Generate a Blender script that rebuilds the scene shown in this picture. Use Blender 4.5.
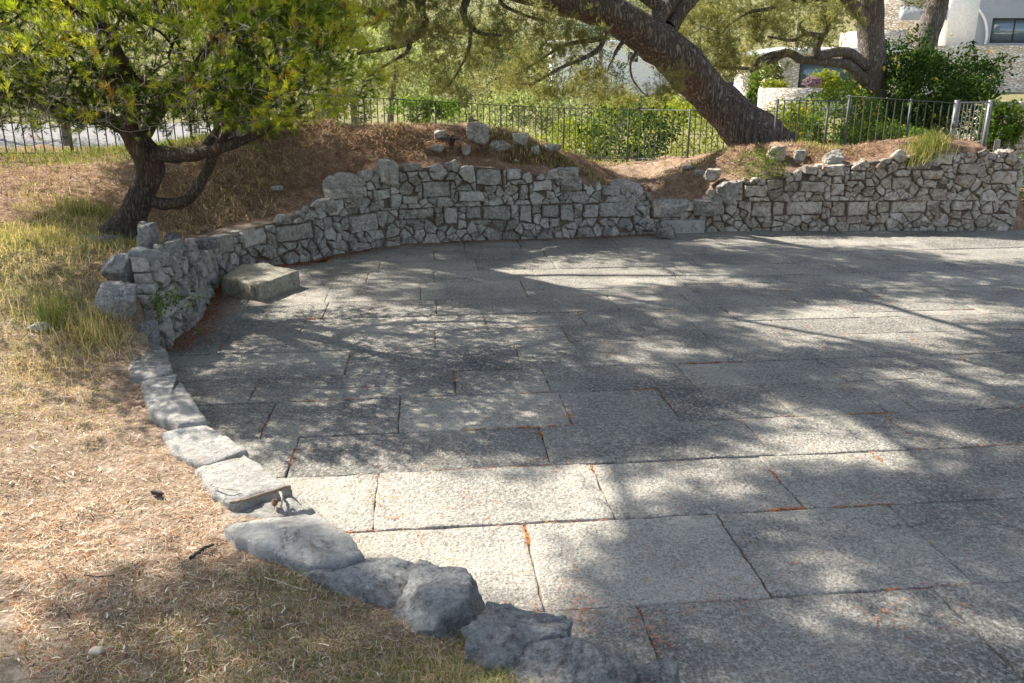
import bpy, math, random
import numpy as np
from math import radians, sin, cos, pi, sqrt
for o in list(bpy.data.objects): bpy.data.objects.remove(o)
SC = bpy.context.scene; COL = SC.collection

# ------------------------------------------------------------------ camera, world, sun, exposure
F, PITCH, EYE = 850.0, radians(17), 2.2
cam = bpy.data.cameras.new('camera'); co = bpy.data.objects.new('camera', cam); COL.objects.link(co)
co.location = (0, 0, EYE); co.rotation_euler = (radians(90) - PITCH, 0, 0)
cam.sensor_width = 36; cam.lens = F * 36 / 1024; cam.clip_end = 2000; cam.clip_start = 0.05
SC.camera = co
SUNEL = radians(46)
SD = np.array([-.83, .56]); SD = SD / np.linalg.norm(SD)          # horizontal direction towards the sun
w = bpy.data.worlds.new('World'); SC.world = w; w.use_nodes = True
nt = w.node_tree; bg = nt.nodes['Background']; sk = nt.nodes.new('ShaderNodeTexSky'); sk.sky_type = 'NISHITA'
sk.sun_disc = False; sk.sun_elevation = SUNEL; sk.sun_rotation = math.atan2(SD[0], SD[1])
hs = nt.nodes.new('ShaderNodeHueSaturation'); hs.inputs['Saturation'].default_value = .72; nt.links.new(sk.outputs[0], hs.inputs['Color']); nt.links.new(hs.outputs[0], bg.inputs[0]); bg.inputs[1].default_value = 0.12
sl = bpy.data.lights.new('sun', 'SUN'); sl.energy = 5.0; sl.angle = radians(.55); sl.color = (1, .94, .83)
so = bpy.data.objects.new('sun', sl); COL.objects.link(so)
from mathutils import Vector
LDIR = Vector((-SD[0] * cos(SUNEL), -SD[1] * cos(SUNEL), -sin(SUNEL)))
so.rotation_euler = LDIR.to_track_quat('-Z', 'Y').to_euler(); so.location = (-20, 14, 25)
SC.view_settings.view_transform = 'Standard'; SC.view_settings.look = 'None'; SC.view_settings.gamma = 1
SC.view_settings.exposure = 1.38
SC.cycles.max_bounces = 6; SC.cycles.transparent_max_bounces = 6
R = random.Random(7); NR = np.random.default_rng(11)

def ray(px, py):
    a = (px - 512) / F; b = -(py - 341.5) / F
    return np.array([a, cos(PITCH) + b * sin(PITCH), -sin(PITCH) + b * cos(PITCH)])
def at(px, py, Y):
    r = ray(px, py); t = Y / r[1]; return np.array([r[0] * t, Y, EYE + r[2] * t])
def gp(px, py, z=0.):
    r = ray(px, py); t = (z - EYE) / r[2]; return np.array([r[0] * t, r[1] * t, z])

# ------------------------------------------------------------------ mesh and object helpers
class MB:
    def __init__(s): s.v = []; s.l = []; s.t = []; s.a = []; s.n = 0
    def add(s, v, f, tone=.5):
        v = np.asarray(v, float).reshape(-1, 3); s.v.append(v)
        if isinstance(f, np.ndarray):
            s.l.append((f + s.n).ravel()); s.t.append(np.full(len(f), f.shape[1]))
        else:
            s.l.append(np.array([i for q in f for i in q]) + s.n); s.t.append(np.array([len(q) for q in f]))
        s.a.append(np.full(len(v), tone, float) if np.isscalar(tone) else np.asarray(tone, float)); s.n += len(v)
    def build(s, name, mat, parent=None, smooth=False, origin=None):
        me = bpy.data.meshes.new(name)
        if s.n:
            v = np.concatenate(s.v); l = np.concatenate(s.l).astype(np.int32); t = np.concatenate(s.t).astype(np.int32)
            og = np.array(origin if origin is not None else (parent.location if parent else (0, 0, 0)), float)
            v = v - og
            me.vertices.add(len(v)); me.vertices.foreach_set('co', v.astype(np.float32).ravel())
            me.loops.add(len(l)); me.loops.foreach_set('vertex_index', l)
            me.polygons.add(len(t)); st = np.concatenate([[0], np.cumsum(t)[:-1]]).astype(np.int32)
            me.polygons.foreach_set('loop_start', st); me.polygons.foreach_set('loop_total', t)
            if smooth: me.polygons.foreach_set('use_smooth', np.ones(len(t), bool))
            at_ = me.attributes.new('tone', 'FLOAT', 'POINT'); at_.data.foreach_set('value', np.concatenate(s.a).astype(np.float32))
            me.update(calc_edges=True)
        me.materials.append(mat)
        o = bpy.data.objects.new(name, me); COL.objects.link(o)
        if parent: o.parent = parent
        elif origin is not None: o.location = origin
        return o
    def box(s, x0, x1, y0, y1, z0, z1, tone=.5, R3=None, org=None):
        v = np.array([(x, y, z) for z in (z0, z1) for y in (y0, y1) for x in (x0, x1)], float)
        if R3 is not None: v = v @ R3.T
        if org is not None: v = v + org
        s.add(v, [(0, 2, 3, 1), (4, 5, 7, 6), (0, 1, 5, 4), (2, 6, 7, 3), (0, 4, 6, 2), (1, 3, 7, 5)], tone)
def tag(o, label, cat, group=None, kind=None):
    if kind: o['kind'] = kind
    if label: o['label'] = label
    if cat: o['category'] = cat
    if group: o['group'] = group
    return o
def empty(name, loc, rz=0):
    o = bpy.data.objects.new(name, None); COL.objects.link(o); o.location = [float(a) for a in loc]; o.rotation_euler = (0, 0, rz)
    o.empty_display_size = .2; return o
def struct(o): o['kind'] = 'structure'; return o

def vnoise(p, seed=0):                                   # cheap smooth value noise, p (n,3)
    p = np.asarray(p, float); i = np.floor(p).astype(np.int64); f = p - i; f = f * f * (3 - 2 * f); out = 0
    for dx in (0, 1):
        for dy in (0, 1):
            for dz in (0, 1):
                q = (i[:, 0] + dx) * 73856093 ^ (i[:, 1] + dy) * 19349663 ^ (i[:, 2] + dz) * 83492791 ^ (seed * 2654435761)
                q = (q ^ (q >> 13)) * 1274126177 & 0xffffffff; q = (q ^ (q >> 16)) & 0xffff
                wgt = (f[:, 0] if dx else 1 - f[:, 0]) * (f[:, 1] if dy else 1 - f[:, 1]) * (f[:, 2] if dz else 1 - f[:, 2])
                out = out + wgt * (q / 65535.)
    return out * 2 - 1
def fbm(p, seed=0, o=4):
    p = np.asarray(p, float); a = 0
    for k in range(o): a = a + vnoise(p * 2 ** k, seed + k) / 2 ** k
    return a
def tube(mb, pts, rad, seg=8, tone=.5, rough=0., cap=True, seed=1):
    pts = np.asarray(pts, float); rad = np.asarray(rad, float); n = len(pts)
    tg = np.gradient(pts, axis=0); tg /= np.linalg.norm(tg, axis=1)[:, None] + 1e-9
    u = np.cross(tg[0], (0, 0, 1.)); 
    if np.linalg.norm(u) < .05: u = np.cross(tg[0], (1., 0, 0))
    u /= np.linalg.norm(u); V = []
    a = np.arange(seg) * 2 * pi / seg
    for i in range(n):
        u = u - tg[i] * np.dot(u, tg[i]); u /= np.linalg.norm(u) + 1e-9; w_ = np.cross(tg[i], u)
        V.append(pts[i] + rad[i] * (np.cos(a)[:, None] * u + np.sin(a)[:, None] * w_))
    V = np.array(V)
    if rough:
        d = V - pts[:, None, :]; q = V.reshape(-1, 3) * (1.6 / max(rad.max(), .02)) * np.array([1, 1, .35])
        V = pts[:, None, :] + d * (1 + rough * fbm(q, seed, 3).reshape(n, seg, 1))
    i0 = np.arange(n - 1)[:, None] * seg; j = np.arange(seg)[None]; j2 = (j + 1) % seg
    f = np.stack([i0 + j, i0 + j2, i0 + seg + j2, i0 + seg + j], -1).reshape(-1, 4)
    mb.add(V.reshape(-1, 3), f, tone)
    if cap: mb.add(np.vstack([V[-1], pts[-1] + tg[-1] * rad[-1] * .3]), [(k, (k + 1) % seg, seg) for k in range(seg)], tone)
def spline(P, n):
    P = np.asarray(P, float); k = len(P); Q = np.vstack([2 * P[0] - P[1], P, 2 * P[-1] - P[-2]]); out = []
    for t in np.linspace(0, k - 1, n):
        i = min(int(t), k - 2); f = t - i; a, b, c, d = Q[i:i + 4]
        out.append(.5 * (2 * b + (c - a) * f + (2 * a - 5 * b + 4 * c - d) * f * f + (3 * b - a - 3 * c + d) * f ** 3))
    return np.array(out)
def clip_half(poly, a, b, c):                            # keep a*x+b*y<=c
    out = []; n = len(poly)
    for i in range(n):
        p, q = poly[i], poly[(i + 1) % n]; dp = a * p[0] + b * p[1] - c; dq = a * q[0] + b * q[1] - c
        if dp <= 0: out.append(p)
        if (dp < 0 < dq) or (dq < 0 < dp):
            t = dp / (dp - dq); out.append((p[0] + (q[0] - p[0]) * t, p[1] + (q[1] - p[1]) * t))
    return out
def resample(poly, step, jit=0.):
    out = []; n = len(poly)
    for i in range(n):
        p = np.array(poly[i]); q = np.array(poly[(i + 1) % n]); L = np.linalg.norm(q - p); k = max(1, int(round(L / step)))
        for j in range(k):
            r = p + (q - p) * j / k
            out.append(r + (NR.normal(0, jit, 2) if jit else 0))
    return np.array(out)
def pillow(mb, poly, mapf, depth, step=.05, jit=.004, bevel=.02, rough=.006, tone=.5, nf=9, rings=(.75, .5, .25), bulge=.01, seed=0, inner=-.06):
    """stone whose outline is poly (2-D); mapf(p2, h) -> 3-D; h runs from inner (buried) to depth (face)."""
    P = resample(poly, step, jit); c = P.mean(0); n = len(P)
    if n < 4: return
    L = np.sqrt(((P - c) ** 2).sum(1)).mean(); bv = min(bevel / max(L, 1e-3), .45)
    lay = [(1.0, inner, 0), (1.0, depth - bevel, .4), (1 - bv * .35, depth - bevel * .3, .7), (1 - bv, depth, 1)] + [((1 - bv) * r, depth + bulge * (1 - r * r), 1) for r in rings]
    V2 = []; H = []
    for s_, h, k in lay:
        q = c + (P - c) * s_; nz = fbm(np.c_[q * nf, np.full(n, seed * 3.7)], seed, 3)
        V2.append(q); H.append(h + rough * nz * k)
    V2.append(c[None]); H.append(np.array([depth + bulge + rough * .3]))
    v = mapf(np.vstack(V2), np.concatenate(H)); f = []
    m = len(lay)
    for r in range(m - 1):
        for k in range(n): f.append((r * n + k, r * n + (k + 1) % n, (r + 1) * n + (k + 1) % n, (r + 1) * n + k))
    for k in range(n): f.append(((m - 1) * n + k, (m - 1) * n + (k + 1) % n, m * n))
    mb.add(v, f, tone)
_ico = {}
def ico(sub):
    if sub not in _ico:
        import bmesh
        bm = bmesh.new(); bmesh.ops.create_icosphere(bm, subdivisions=sub, radius=1)
        _ico[sub] = (np.array([v.co[:] for v in bm.verts]), np.array([[v.index for v in f.verts] for f in bm.faces])); bm.free()
    return _ico[sub]
def rock_mesh(mb, c, size, seed, sub=4, planes=11, rough=.05, tone=.5, rz=0., tilt=0.):
    rg = np.random.default_rng(seed); D, f = ico(sub)
    nrm = rg.normal(size=(planes, 3)); nrm /= np.linalg.norm(nrm, axis=1)[:, None]
    nrm = np.vstack([nrm, np.eye(3), -np.eye(3)]); h = np.r_[rg.uniform(.72, 1.0, planes), rg.uniform(.8, 1, 6)]
    k = D @ nrm.T; r = np.where(k > .05, h / np.maximum(k, .05), 9)
    r = -np.log(np.exp(-60 * r).sum(1)) / 60
    v = D * r[:, None]; v *= 1 + rough * (fbm(v * 2.2 + seed, seed, 4) + .7 * (1 - 3 * np.abs(fbm(v * 3.1 - seed, seed + 7, 3))) * .5)[:, None]
    v = v * (np.array(size) / 2)
    ct, st = cos(tilt), sin(tilt); v = v @ np.array([[ct, 0, st], [0, 1, 0], [-st, 0, ct]]).T
    c_, s_ = cos(rz), sin(rz); v = v @ np.array([[c_, -s_, 0], [s_, c_, 0], [0, 0, 1]]).T
    mb.add(v + np.array(c), f, tone)

# ------------------------------------------------------------------ materials
def newmat(name, rough=.9, spec=.2):
    m = bpy.data.materials.new(name); m.use_nodes = True; t = m.node_tree; b = t.nodes['Principled BSDF']
    b.inputs['Roughness'].default_value = rough; b.inputs['Specular IOR Level'].default_value = spec; return m, t, b
def N(t, ty, **k):
    n = t.nodes.new(ty)
    for a, v in k.items(): setattr(n, a, v)
    return n
def pos(t, sc=(1, 1, 1)):
    g = N(t, 'ShaderNodeNewGeometry'); m = N(t, 'ShaderNodeMapping'); m.inputs['Scale'].default_value = sc
    t.links.new(g.outputs['Position'], m.inputs[0]); return m.outputs[0]
def noise(t, vec, scale, det=6, rough=.6, dist=0.):
    n = N(t, 'ShaderNodeTexNoise'); n.inputs['Scale'].default_value = scale; n.inputs['Detail'].default_value = det
    n.inputs['Roughness'].default_value = rough; n.inputs['Distortion'].default_value = dist; t.links.new(vec, n.inputs['Vector']); return n.outputs['Fac']
def voro(t, vec, scale, feat='F1', out='Distance'):
    n = N(t, 'ShaderNodeTexVoronoi', feature=feat); n.inputs['Scale'].default_value = scale; t.links.new(vec, n.inputs['Vector']); return n.outputs[out]
def ramp(t, fac, stops):
    n = N(t, 'ShaderNodeValToRGB'); e = n.color_ramp.elements
    while len(e) < len(stops): e.new(.5)
    for i, (p, c) in enumerate(stops):
        e[i].position = p; e[i].color = (c, c, c, 1) if np.isscalar(c) else (*c, 1)
    t.links.new(fac, n.inputs[0]); return n.outputs[0]
def mix(t, f, a, b, mode='MIX'):
    n = N(t, 'ShaderNodeMix', data_type='RGBA', blend_type=mode)
    for i, x in ((0, f), (6, a), (7, b)):
        if isinstance(x, (int, float)): n.inputs[i].default_value = x
        elif isinstance(x, tuple): n.inputs[i].default_value = (*x, 1)
        else: t.links.new(x, n.inputs[i])
    return n.outputs[2]
def math_(t, op, a, b):
    n = N(t, 'ShaderNodeMath', operation=op)
    for i, x in enumerate((a, b)):
        if isinstance(x, (int, float)): n.inputs[i].default_value = x
        else: t.links.new(x, n.inputs[i])
    return n.outputs[0]
def attr(t, name='tone'): return N(t, 'ShaderNodeAttribute', attribute_name=name).outputs['Fac']
def bump(t, b, h, dist, st=1.):
    n = N(t, 'ShaderNodeBump'); n.inputs['Distance'].default_value = dist; n.inputs['Strength'].default_value = st
    t.links.new(h, n.inputs['Height']); t.links.new(n.outputs[0], b.inputs['Normal'])

def mat_stone(name, dark, mid, light, rust=.35, bd=.012, sc=1.):
    m, t, b = newmat(name, .92, .15); p = pos(t)
    n1 = noise(t, p, 3.5 * sc, 6, .65); n2 = noise(t, p, 22 * sc, 10, .8); n3 = noise(t, p, 8 * sc, 5, .6, 1.0); n4 = noise(t, pos(t, (1, 1, 2.2)), 70 * sc, 4, .7)
    amp = lambda n, k: math_(t, 'MULTIPLY', math_(t, 'SUBTRACT', n, .5), k)
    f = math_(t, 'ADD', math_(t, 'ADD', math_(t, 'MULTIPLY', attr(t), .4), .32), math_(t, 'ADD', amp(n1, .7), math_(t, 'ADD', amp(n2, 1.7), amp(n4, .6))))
    c = ramp(t, f, [(.2, dark), (.5, mid), (.82, light)])
    c = mix(t, ramp(t, n3, [(.54, 0.), (.66, rust)]), c, (.34, .215, .12))
    vein = ramp(t, noise(t, p, 7 * sc, 7, .62, .5), [(.475, 1.), (.5, .25), (.525, 1.)]); msk = ramp(t, noise(t, p, 2.1 * sc, 2), [(.45, 0.), (.6, .8)])
    c = mix(t, msk, c, mix(t, 1., c, vein, 'MULTIPLY'))
    c = mix(t, ramp(t, noise(t, p, 38 * sc, 3, .6), [(.62, 0.), (.7, .5)]), c, light)
    t.links.new(c, b.inputs['Base Color'])
    h = math_(t, 'ADD', math_(t, 'ADD', math_(t, 'MULTIPLY', n2, 1.2), math_(t, 'MULTIPLY', vein, .25)), math_(t, 'ADD', math_(t, 'MULTIPLY', n4, .35), noise(t, p, 9 * sc, 6, .7)))
    bump(t, b, h, bd * 3.6, 1.); return m
M = {}
M['wall'] = mat_stone('wall_limestone', (.2, .19, .172), (.5, .478, .435), (.76, .73, .67), rust=.5)
M['wallwarm'] = mat_stone('wall_limestone_warm', (.24, .2, .155), (.57, .50, .42), (.8, .75, .67), rust=.85)
M['rock'] = mat_stone('grey_rock', (.13, .13, .13), (.42, .42, .41), (.7, .69, .66), rust=.35, bd=.016, sc=1.3)
M['kerb'] = mat_stone('pale_kerb_stone', (.25, .235, .21), (.46, .445, .41), (.62, .6, .555), rust=.4, bd=.01)
M['block'] = mat_stone('mossy_block', (.2, .185, .14), (.43, .4, .32), (.62, .59, .49), rust=.2)

m, t, b = newmat('paving_stone', .9, .2); p = pos(t)
big = noise(t, p, 1.3, 5, .6); fine = noise(t, p, 70, 5, .8); ch = voro(t, p, 48); grn = voro(t, p, 120)
amp = lambda n, k: math_(t, 'MULTIPLY', math_(t, 'SUBTRACT', n, .5), k)
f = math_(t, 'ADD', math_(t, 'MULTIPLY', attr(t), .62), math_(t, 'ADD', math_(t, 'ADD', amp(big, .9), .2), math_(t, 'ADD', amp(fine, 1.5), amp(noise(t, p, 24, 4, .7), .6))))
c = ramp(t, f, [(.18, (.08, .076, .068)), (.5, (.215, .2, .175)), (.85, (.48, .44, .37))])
spk = ramp(t, noise(t, pos(t, (1, .8, 1)), 42, 3, .7), [(.5, 0.), (.62, .6)])
c = mix(t, spk, c, (.44, .425, .395))
c = mix(t, ramp(t, noise(t, p, 95, 2, .6), [(.58, 0.), (.66, .75)]), c, (.07, .07, .068))
c = mix(t, ramp(t, noise(t, p, 2.6, 6, .7), [(.55, 0.), (.7, .4)]), c, (.24, .215, .15))
crk = math_(t, 'MULTIPLY', ramp(t, noise(t, p, 1.1, 8, .55, .3), [(.4955, 0.), (.5, .8), (.5045, 0.)]), ramp(t, noise(t, p, .6, 2), [(.5, 0.), (.56, 1.)]))
c = mix(t, crk, c, (.07, .06, .05))
t.links.new(c, b.inputs['Base Color'])
bump(t, b, math_(t, 'ADD', math_(t, 'ADD', math_(t, 'MULTIPLY', ch, .7), math_(t, 'MULTIPLY', fine, .8)), math_(t, 'MULTIPLY', noise(t, pos(t, (1.6, .7, 1)), 34, 5, .7), .8)), .011, 1.)
M['paving'] = m

m, t, b = newmat('soil', .97, .05); p = pos(t)
n1 = noise(t, p, 1.2, 6, .65); n2 = noise(t, p, 35, 8, .8); n3 = noise(t, p, 6, 5, .7)
f = math_(t, 'ADD', math_(t, 'MULTIPLY', n2, .6), math_(t, 'MULTIPLY', n3, .4))
red = ramp(t, f, [(.36, (.085, .048, .03)), (.5, (.25, .15, .095)), (.64, (.5, .35, .24))])
tan = ramp(t, f, [(.36, (.15, .095, .062)), (.5, (.35, .262, .19)), (.64, (.68, .57, .46))])
grn = ramp(t, f, [(.33, (.07, .075, .03)), (.5, (.17, .165, .075)), (.68, (.4, .36, .2))])
c = mix(t, attr(t, 'tone'), red, tan)
c = mix(t, ramp(t, math_(t, 'ADD', math_(t, 'MULTIPLY', n1, .6), math_(t, 'MULTIPLY', attr(t, 'green'), .6)), [(.5, 0.), (.75, .9)]), c, grn)
t.links.new(c, b.inputs['Base Color'])
bump(t, b, math_(t, 'ADD', n2, math_(t, 'MULTIPLY', n3, .5)), .03, 1.); M['soil'] = m

def mat_leaf(name, stops, trans=.45):
    m = bpy.data.materials.new(name); m.use_nodes = True; t = m.node_tree; t.nodes.clear()
    o = N(t, 'ShaderNodeOutputMaterial'); d = N(t, 'ShaderNodeBsdfDiffuse'); tr = N(t, 'ShaderNodeBsdfTranslucent'); mx = N(t, 'ShaderNodeMixShader')
    c = ramp(t, attr(t), stops)
    c2 = mix(t, 1., c, (1.25, 1.2, .6), 'MULTIPLY')
    t.links.new(c, d.inputs[0]); t.links.new(c2, tr.inputs[0]); mx.inputs[0].default_value = trans
    t.links.new(d.outputs[0], mx.inputs[1]); t.links.new(tr.outputs[0], mx.inputs[2]); t.links.new(mx.outputs[0], o.inputs[0]); return m
M['needle'] = mat_leaf('bright_pine_needles', [(0, (.03, .045, .015)), (.4, (.105, .17, .025)), (.68, (.35, .44, .045)), (.88, (.58, .62, .08)), (.94, (.42, .3, .05)), (1, (.45, .16, .05))], .5)
M['olive'] = mat_leaf('olive_pine_needles', [(0, (.1, .11, .05)), (.5, (.22, .23, .1)), (1, (.4, .39, .2))], .5)
M['far'] = mat_leaf('far_foliage', [(0, (.08, .095, .055)), (.5, (.18, .2, .11)), (1, (.33, .35, .2))], .4)
M['farlight'] = mat_leaf('far_light_foliage', [(0, (.16, .2, .09)), (.5, (.28, .33, .15)), (1, (.44, .48, .27))], .45)
M['bluegreen'] = mat_leaf('blue_green_foliage', [(0, (.04, .065, .06)), (1, (.12, .17, .15))], .3)
M['bush'] = mat_leaf('dark_bush_leaves', [(0, (.02, .045, .012)), (.6, (.06, .11, .03)), (1, (.16, .24, .05))], .35)
M['shrub'] = mat_leaf('shrub_leaves', [(0, (.06, .1, .02)), (.6, (.14, .23, .04)), (1, (.28, .38, .07))], .4)
M['yellow'] = mat_leaf('yellow_shrub', [(0, (.08, .12, .02)), (.6, (.22, .27, .04)), (1, (.42, .38, .05))], .45)
M['grass'] = mat_leaf('grass_blades', [(0, (.07, .12, .025)), (.35, (.2, .25, .07)), (.6, (.42, .36, .17)), (1, (.72, .58, .36))], .35)
M['litter'] = mat_leaf('fallen_needles', [(0, (.09, .055, .035)), (.35, (.27, .165, .1)), (.6, (.45, .33, .22)), (.9, (.76, .65, .5)), (1, (.5, .2, .08))], .1)
M['orange'] = mat_leaf('orange_needles', [(0, (.2, .07, .03)), (.5, (.5, .17, .06)), (1, (.66, .32, .14))], .1)
M['flower'] = mat_leaf('yellow_flower', [(0, (.7, .5, .03)), (1, (.85, .7, .05))], .3)
M['pinkflower'] = mat_leaf('mauve_flower', [(0, (.25, .16, .24)), (1, (.4, .28, .36))], .3)

def mat_bark(name, dk, lt, sc=1., zs=.2, warm=(.2, .1, .06)):
    m, t, b = newmat(name, .95, .1); p = pos(t, (1, 1, zs)); nw = N(t, 'ShaderNodeTexNoise'); nw.inputs['Scale'].default_value = 9 * sc; nw.inputs['Detail'].default_value = 5; t.links.new(p, nw.inputs['Vector'])
    pw = mix(t, 1., p, mix(t, 1., nw.outputs['Color'], (.3 / sc, .3 / sc, .3 / sc), 'MULTIPLY'), 'ADD')
    v = voro(t, pw, 15 * sc, 'DISTANCE_TO_EDGE'); n = noise(t, p, 14 * sc, 8, .75); n2 = noise(t, pos(t), 2.5, 4, .6)
    h = math_(t, 'ADD', ramp(t, v, [(0, 0.), (.3, 1.)]), math_(t, 'MULTIPLY', n, 1.1))
    c = ramp(t, math_(t, 'MULTIPLY', h, .5), [(.2, dk), (.85, lt)])
    c = mix(t, ramp(t, n2, [(.5, 0.), (.7, .4)]), c, warm)
    t.links.new(c, b.inputs['Base Color']); bump(t, b, h, .035 / sc, 1.); return m
M['bark'] = mat_bark('pine_bark', (.05, .04, .034), (.3, .26, .225))
M['barkdark'] = mat_bark('small_pine_bark', (.03, .024, .02), (.17, .145, .125), 2.)
M['barkgrey'] = mat_bark('grey_pine_bark', (.09, .075, .065), (.34, .3, .27), 1.5)
m, t, b = newmat('twig', .9, .1); t.links.new(ramp(t, attr(t), [(0, (.07, .055, .045)), (1, (.42, .37, .33))]), b.inputs[0]); M['twig'] = m
def flat(name, col, rough=.7, metal=0., bumpd=0., var=.12, sc=6):
    m, t, b = newmat(name, rough, .3); b.inputs['Metallic'].default_value = metal; p = pos(t)
    c = mix(t, ramp(t, noise(t, p, sc, 6, .7), [(.35, 0.), (.7, 1.)]), tuple(x * (1 - var) for x in col), tuple(min(1, x * (1 + var)) for x in col))
    t.links.new(c, b.inputs[0])
    if bumpd: bump(t, b, noise(t, p, sc * 6, 6, .7), bumpd)
    M[name] = m; return m
flat('fence_metal', (.1, .108, .115), .6, .2, 0, .2, 20)
flat('gate_metal', (.2, .205, .205), .5, .3, 0, .2, 20)
flat('white_plaster', (.78, .77, .74), .85); flat('grey_plaster', (.33, .35, .38), .85, 0, 0, .06, 3); flat('frame_dark', (.06, .05, .045), .5)
flat('gravel', (.2, .19, .185), .95, 0, .01, .15, 30); flat('mortar', (.2, .155, .115), 1., 0, .02, .4, 25)
flat('deadwood', (.07, .06, .055), .8, 0, .004, .4, 60); flat('stickwood', (.2, .15, .11), .8, 0, .003, .3, 60); flat('cream', (.6, .5, .38), .8); flat('palewood', (.5, .42, .33), .8, 0, .003, .3, 60)
flat('wood_post', (.38, .34, .29), .9, 0, .004, .2, 30); flat('cone_scale', (.16, .09, .05), .9, 0, 0, .4, 60)
m, t, b = newmat('window_glass', .05, .8); b.inputs['Base Color'].default_value = (.16, .22, .24, 1); b.inputs['Metallic'].default_value = .35; M['glass'] = m
m, t, b = newmat('house_stone', .9, .1); p = pos(t, (1, 1, 2.2)); v = N(t, 'ShaderNodeTexVoronoi'); v.inputs['Scale'].default_value = 4.6; t.links.new(p, v.inputs['Vector'])  # stone colours brightened to stand in for sunlight on these walls
e = voro(t, p, 4.6, 'DISTANCE_TO_EDGE'); c = ramp(t, v.outputs['Color'], [(0, (.6, .47, .34)), (.5, (.8, .7, .57)), (1, (.9, .85, .76))])
c = mix(t, ramp(t, e, [(0, 1.), (.06, 0.)]), c, (.6, .48, .37)); t.links.new(c, b.inputs[0]); bump(t, b, ramp(t, e, [(0, 0.), (.1, 1.)]), .05); M['house_stone'] = m

# ------------------------------------------------------------------ terrace outline and terrain height
KERB = [gp(*q, .16)[:2] for q in [(660, 683), (600, 652), (555, 632), (500, 612), (470, 590), (425, 572), (380, 550), (330, 515), (290, 483), (240, 442), (205, 412), (178, 372), (166, 350)]]
WALL1 = [(-2.98, 6.9), (-2.98, 7.56), (-3.07, 8.2), (-3.26, 9.0), (-3.36, 9.8), (-3.1, 10.35), (-2.69, 10.6), (-2.3, 11.19), (-1.59, 11.85), (-.75, 12.13), (.12, 12.28), (1.3, 12.5), (2.08, 12.75)]
WALL2 = [(2.08, 12.75), (2.88, 12.93), (4.44, 13.02), (5.98, 13.04), (7.75, 13.04)]
OUT = [tuple(k) for k in KERB] + WALL1 + WALL2[1:] + [(9, 13.5), (12, 13), (13.5, 9), (13, 4), (9, 1.2), (5, .9), (2.5, 1.5), (1.3, 2.0)]
OUTP = np.array(OUT); CEN = np.array([3.6, 7.2])
_th = np.arctan2(OUTP[:, 1] - CEN[1], OUTP[:, 0] - CEN[0]); _rr = np.hypot(*(OUTP - CEN).T)
def edge_r(th):                                          # polar radius of the outline
    th = np.atleast_1d(th); out = np.full(len(th), 1e9); d = np.c_[np.cos(th), np.sin(th)]
    for i in range(len(OUTP)):
        a = OUTP[i] - CEN; b_ = OUTP[(i + 1) % len(OUTP)] - CEN; e_ = b_ - a
        den = d[:, 0] * e_[1] - d[:, 1] * e_[0]; den = np.where(abs(den) < 1e-9, 1e-9, den)
        tt = (a[0] * e_[1] - a[1] * e_[0]) / den; uu = (a[0] * d[:, 1] - a[1] * d[:, 0]) / den
        ok = (tt > 0) & (uu >= -1e-6) & (uu <= 1 + 1e-6); out = np.where(ok & (tt < out), tt, out)
    return out
CP = np.array([(1.5, 1.6, .12), (.4, 2.1, .17), (-.4, 2.4, .18), (-1.0, 3.0, .15), (-1.7, 3.9, .15), (-2.4, 4.6, .15), (-2.9, 5.4, .17), (-3.3, 6.0, .25),
 (-3.4, 6.9, .55), (-3.45, 7.6, .66), (-3.6, 8.5, .64), (-3.9, 9.4, .55), (-3.7, 10.4, .52), (-3.2, 11.0, .66), (-2.75, 11.6, .9),
 (-2, 2, .25), (-1, 1, .22), (-3, 3.5, .28), (-4, 5, .4), (-5, 4, .45), (-4.5, 6.5, .6), (-6, 6, .65), (-5, 8.5, .85), (-7, 9, 1.0), (-6.9, 12.4, 1.15), (-5, 11.5, 1.15), (-4.3, 10.6, .92),
 (-8, 13, 1.2), (-10, 8, 1.0), (-12, 12, 1.2), (-10, 3, .6), (-3.5, 12, 1.3), (-2.7, 12.8, 1.56), (-1.7, 13.2, 1.56), (-.7, 13.2, 1.45), (.1, 13.1, 1.28), (.8, 13.2, 1.08), (1.5, 13.4, .8),
 (-1.7, 12.15, 1.06), (-.8, 12.45, 1.1), (.2, 12.6, .98), (.8, 12.7, .82), (1.4, 12.85, .66), (2, 13.1, .46), (2.7, 13.25, .44), (2.4, 14.5, .6), (2.5, 17, .68), (0, 16.5, .8), (-1.5, 15, 1.3),
 (3.15, 13.25, .68), (3, 13.8, .93), (4, 14, 1.16), (4.4, 13.3, .9), (5.9, 13.3, 1.12), (6.3, 14, 1.25), (7.4, 13.35, 1.15), (4, 15.5, 1.0), (6, 15.5, 1.05), (8, 15, 1.1), (3.5, 16.5, .85),
 (9, 15.5, .6), (9, 18, .8), (8.15, 13.3, .25), (8.6, 13.7, .2), (9.2, 14.2, .2), (12, 13.5, .1), (13.5, 9, .2), (13, 4, .15), (6, -1, .1), (3, 0, .12), (0, 0, .2), (-3, -2, .4), (-2.6, 14.8, 1.12), (-5, 14, 1.2), (6, 19, .5), (0, 20, .2), (-6, 19, .6), (-12, 18, .8)])
def _tps(A, B):
    d2 = ((A[:, None] - B[None]) ** 2).sum(-1); return np.where(d2 > 0, d2 * np.log(d2 + 1e-12) * .5, 0)
_n = len(CP); _K = _tps(CP[:, :2], CP[:, :2]) + np.eye(_n) * .04; _P = np.c_[np.ones(_n), CP[:, :2]]
_S = np.linalg.solve(np.block([[_K, _P], [_P.T, np.zeros((3, 3))]]), np.r_[CP[:, 2], np.zeros(3)])
def sstep(a, b, x): q = np.clip((x - a) / (b - a), 0, 1); return q * q * (3 - 2 * q)
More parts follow.
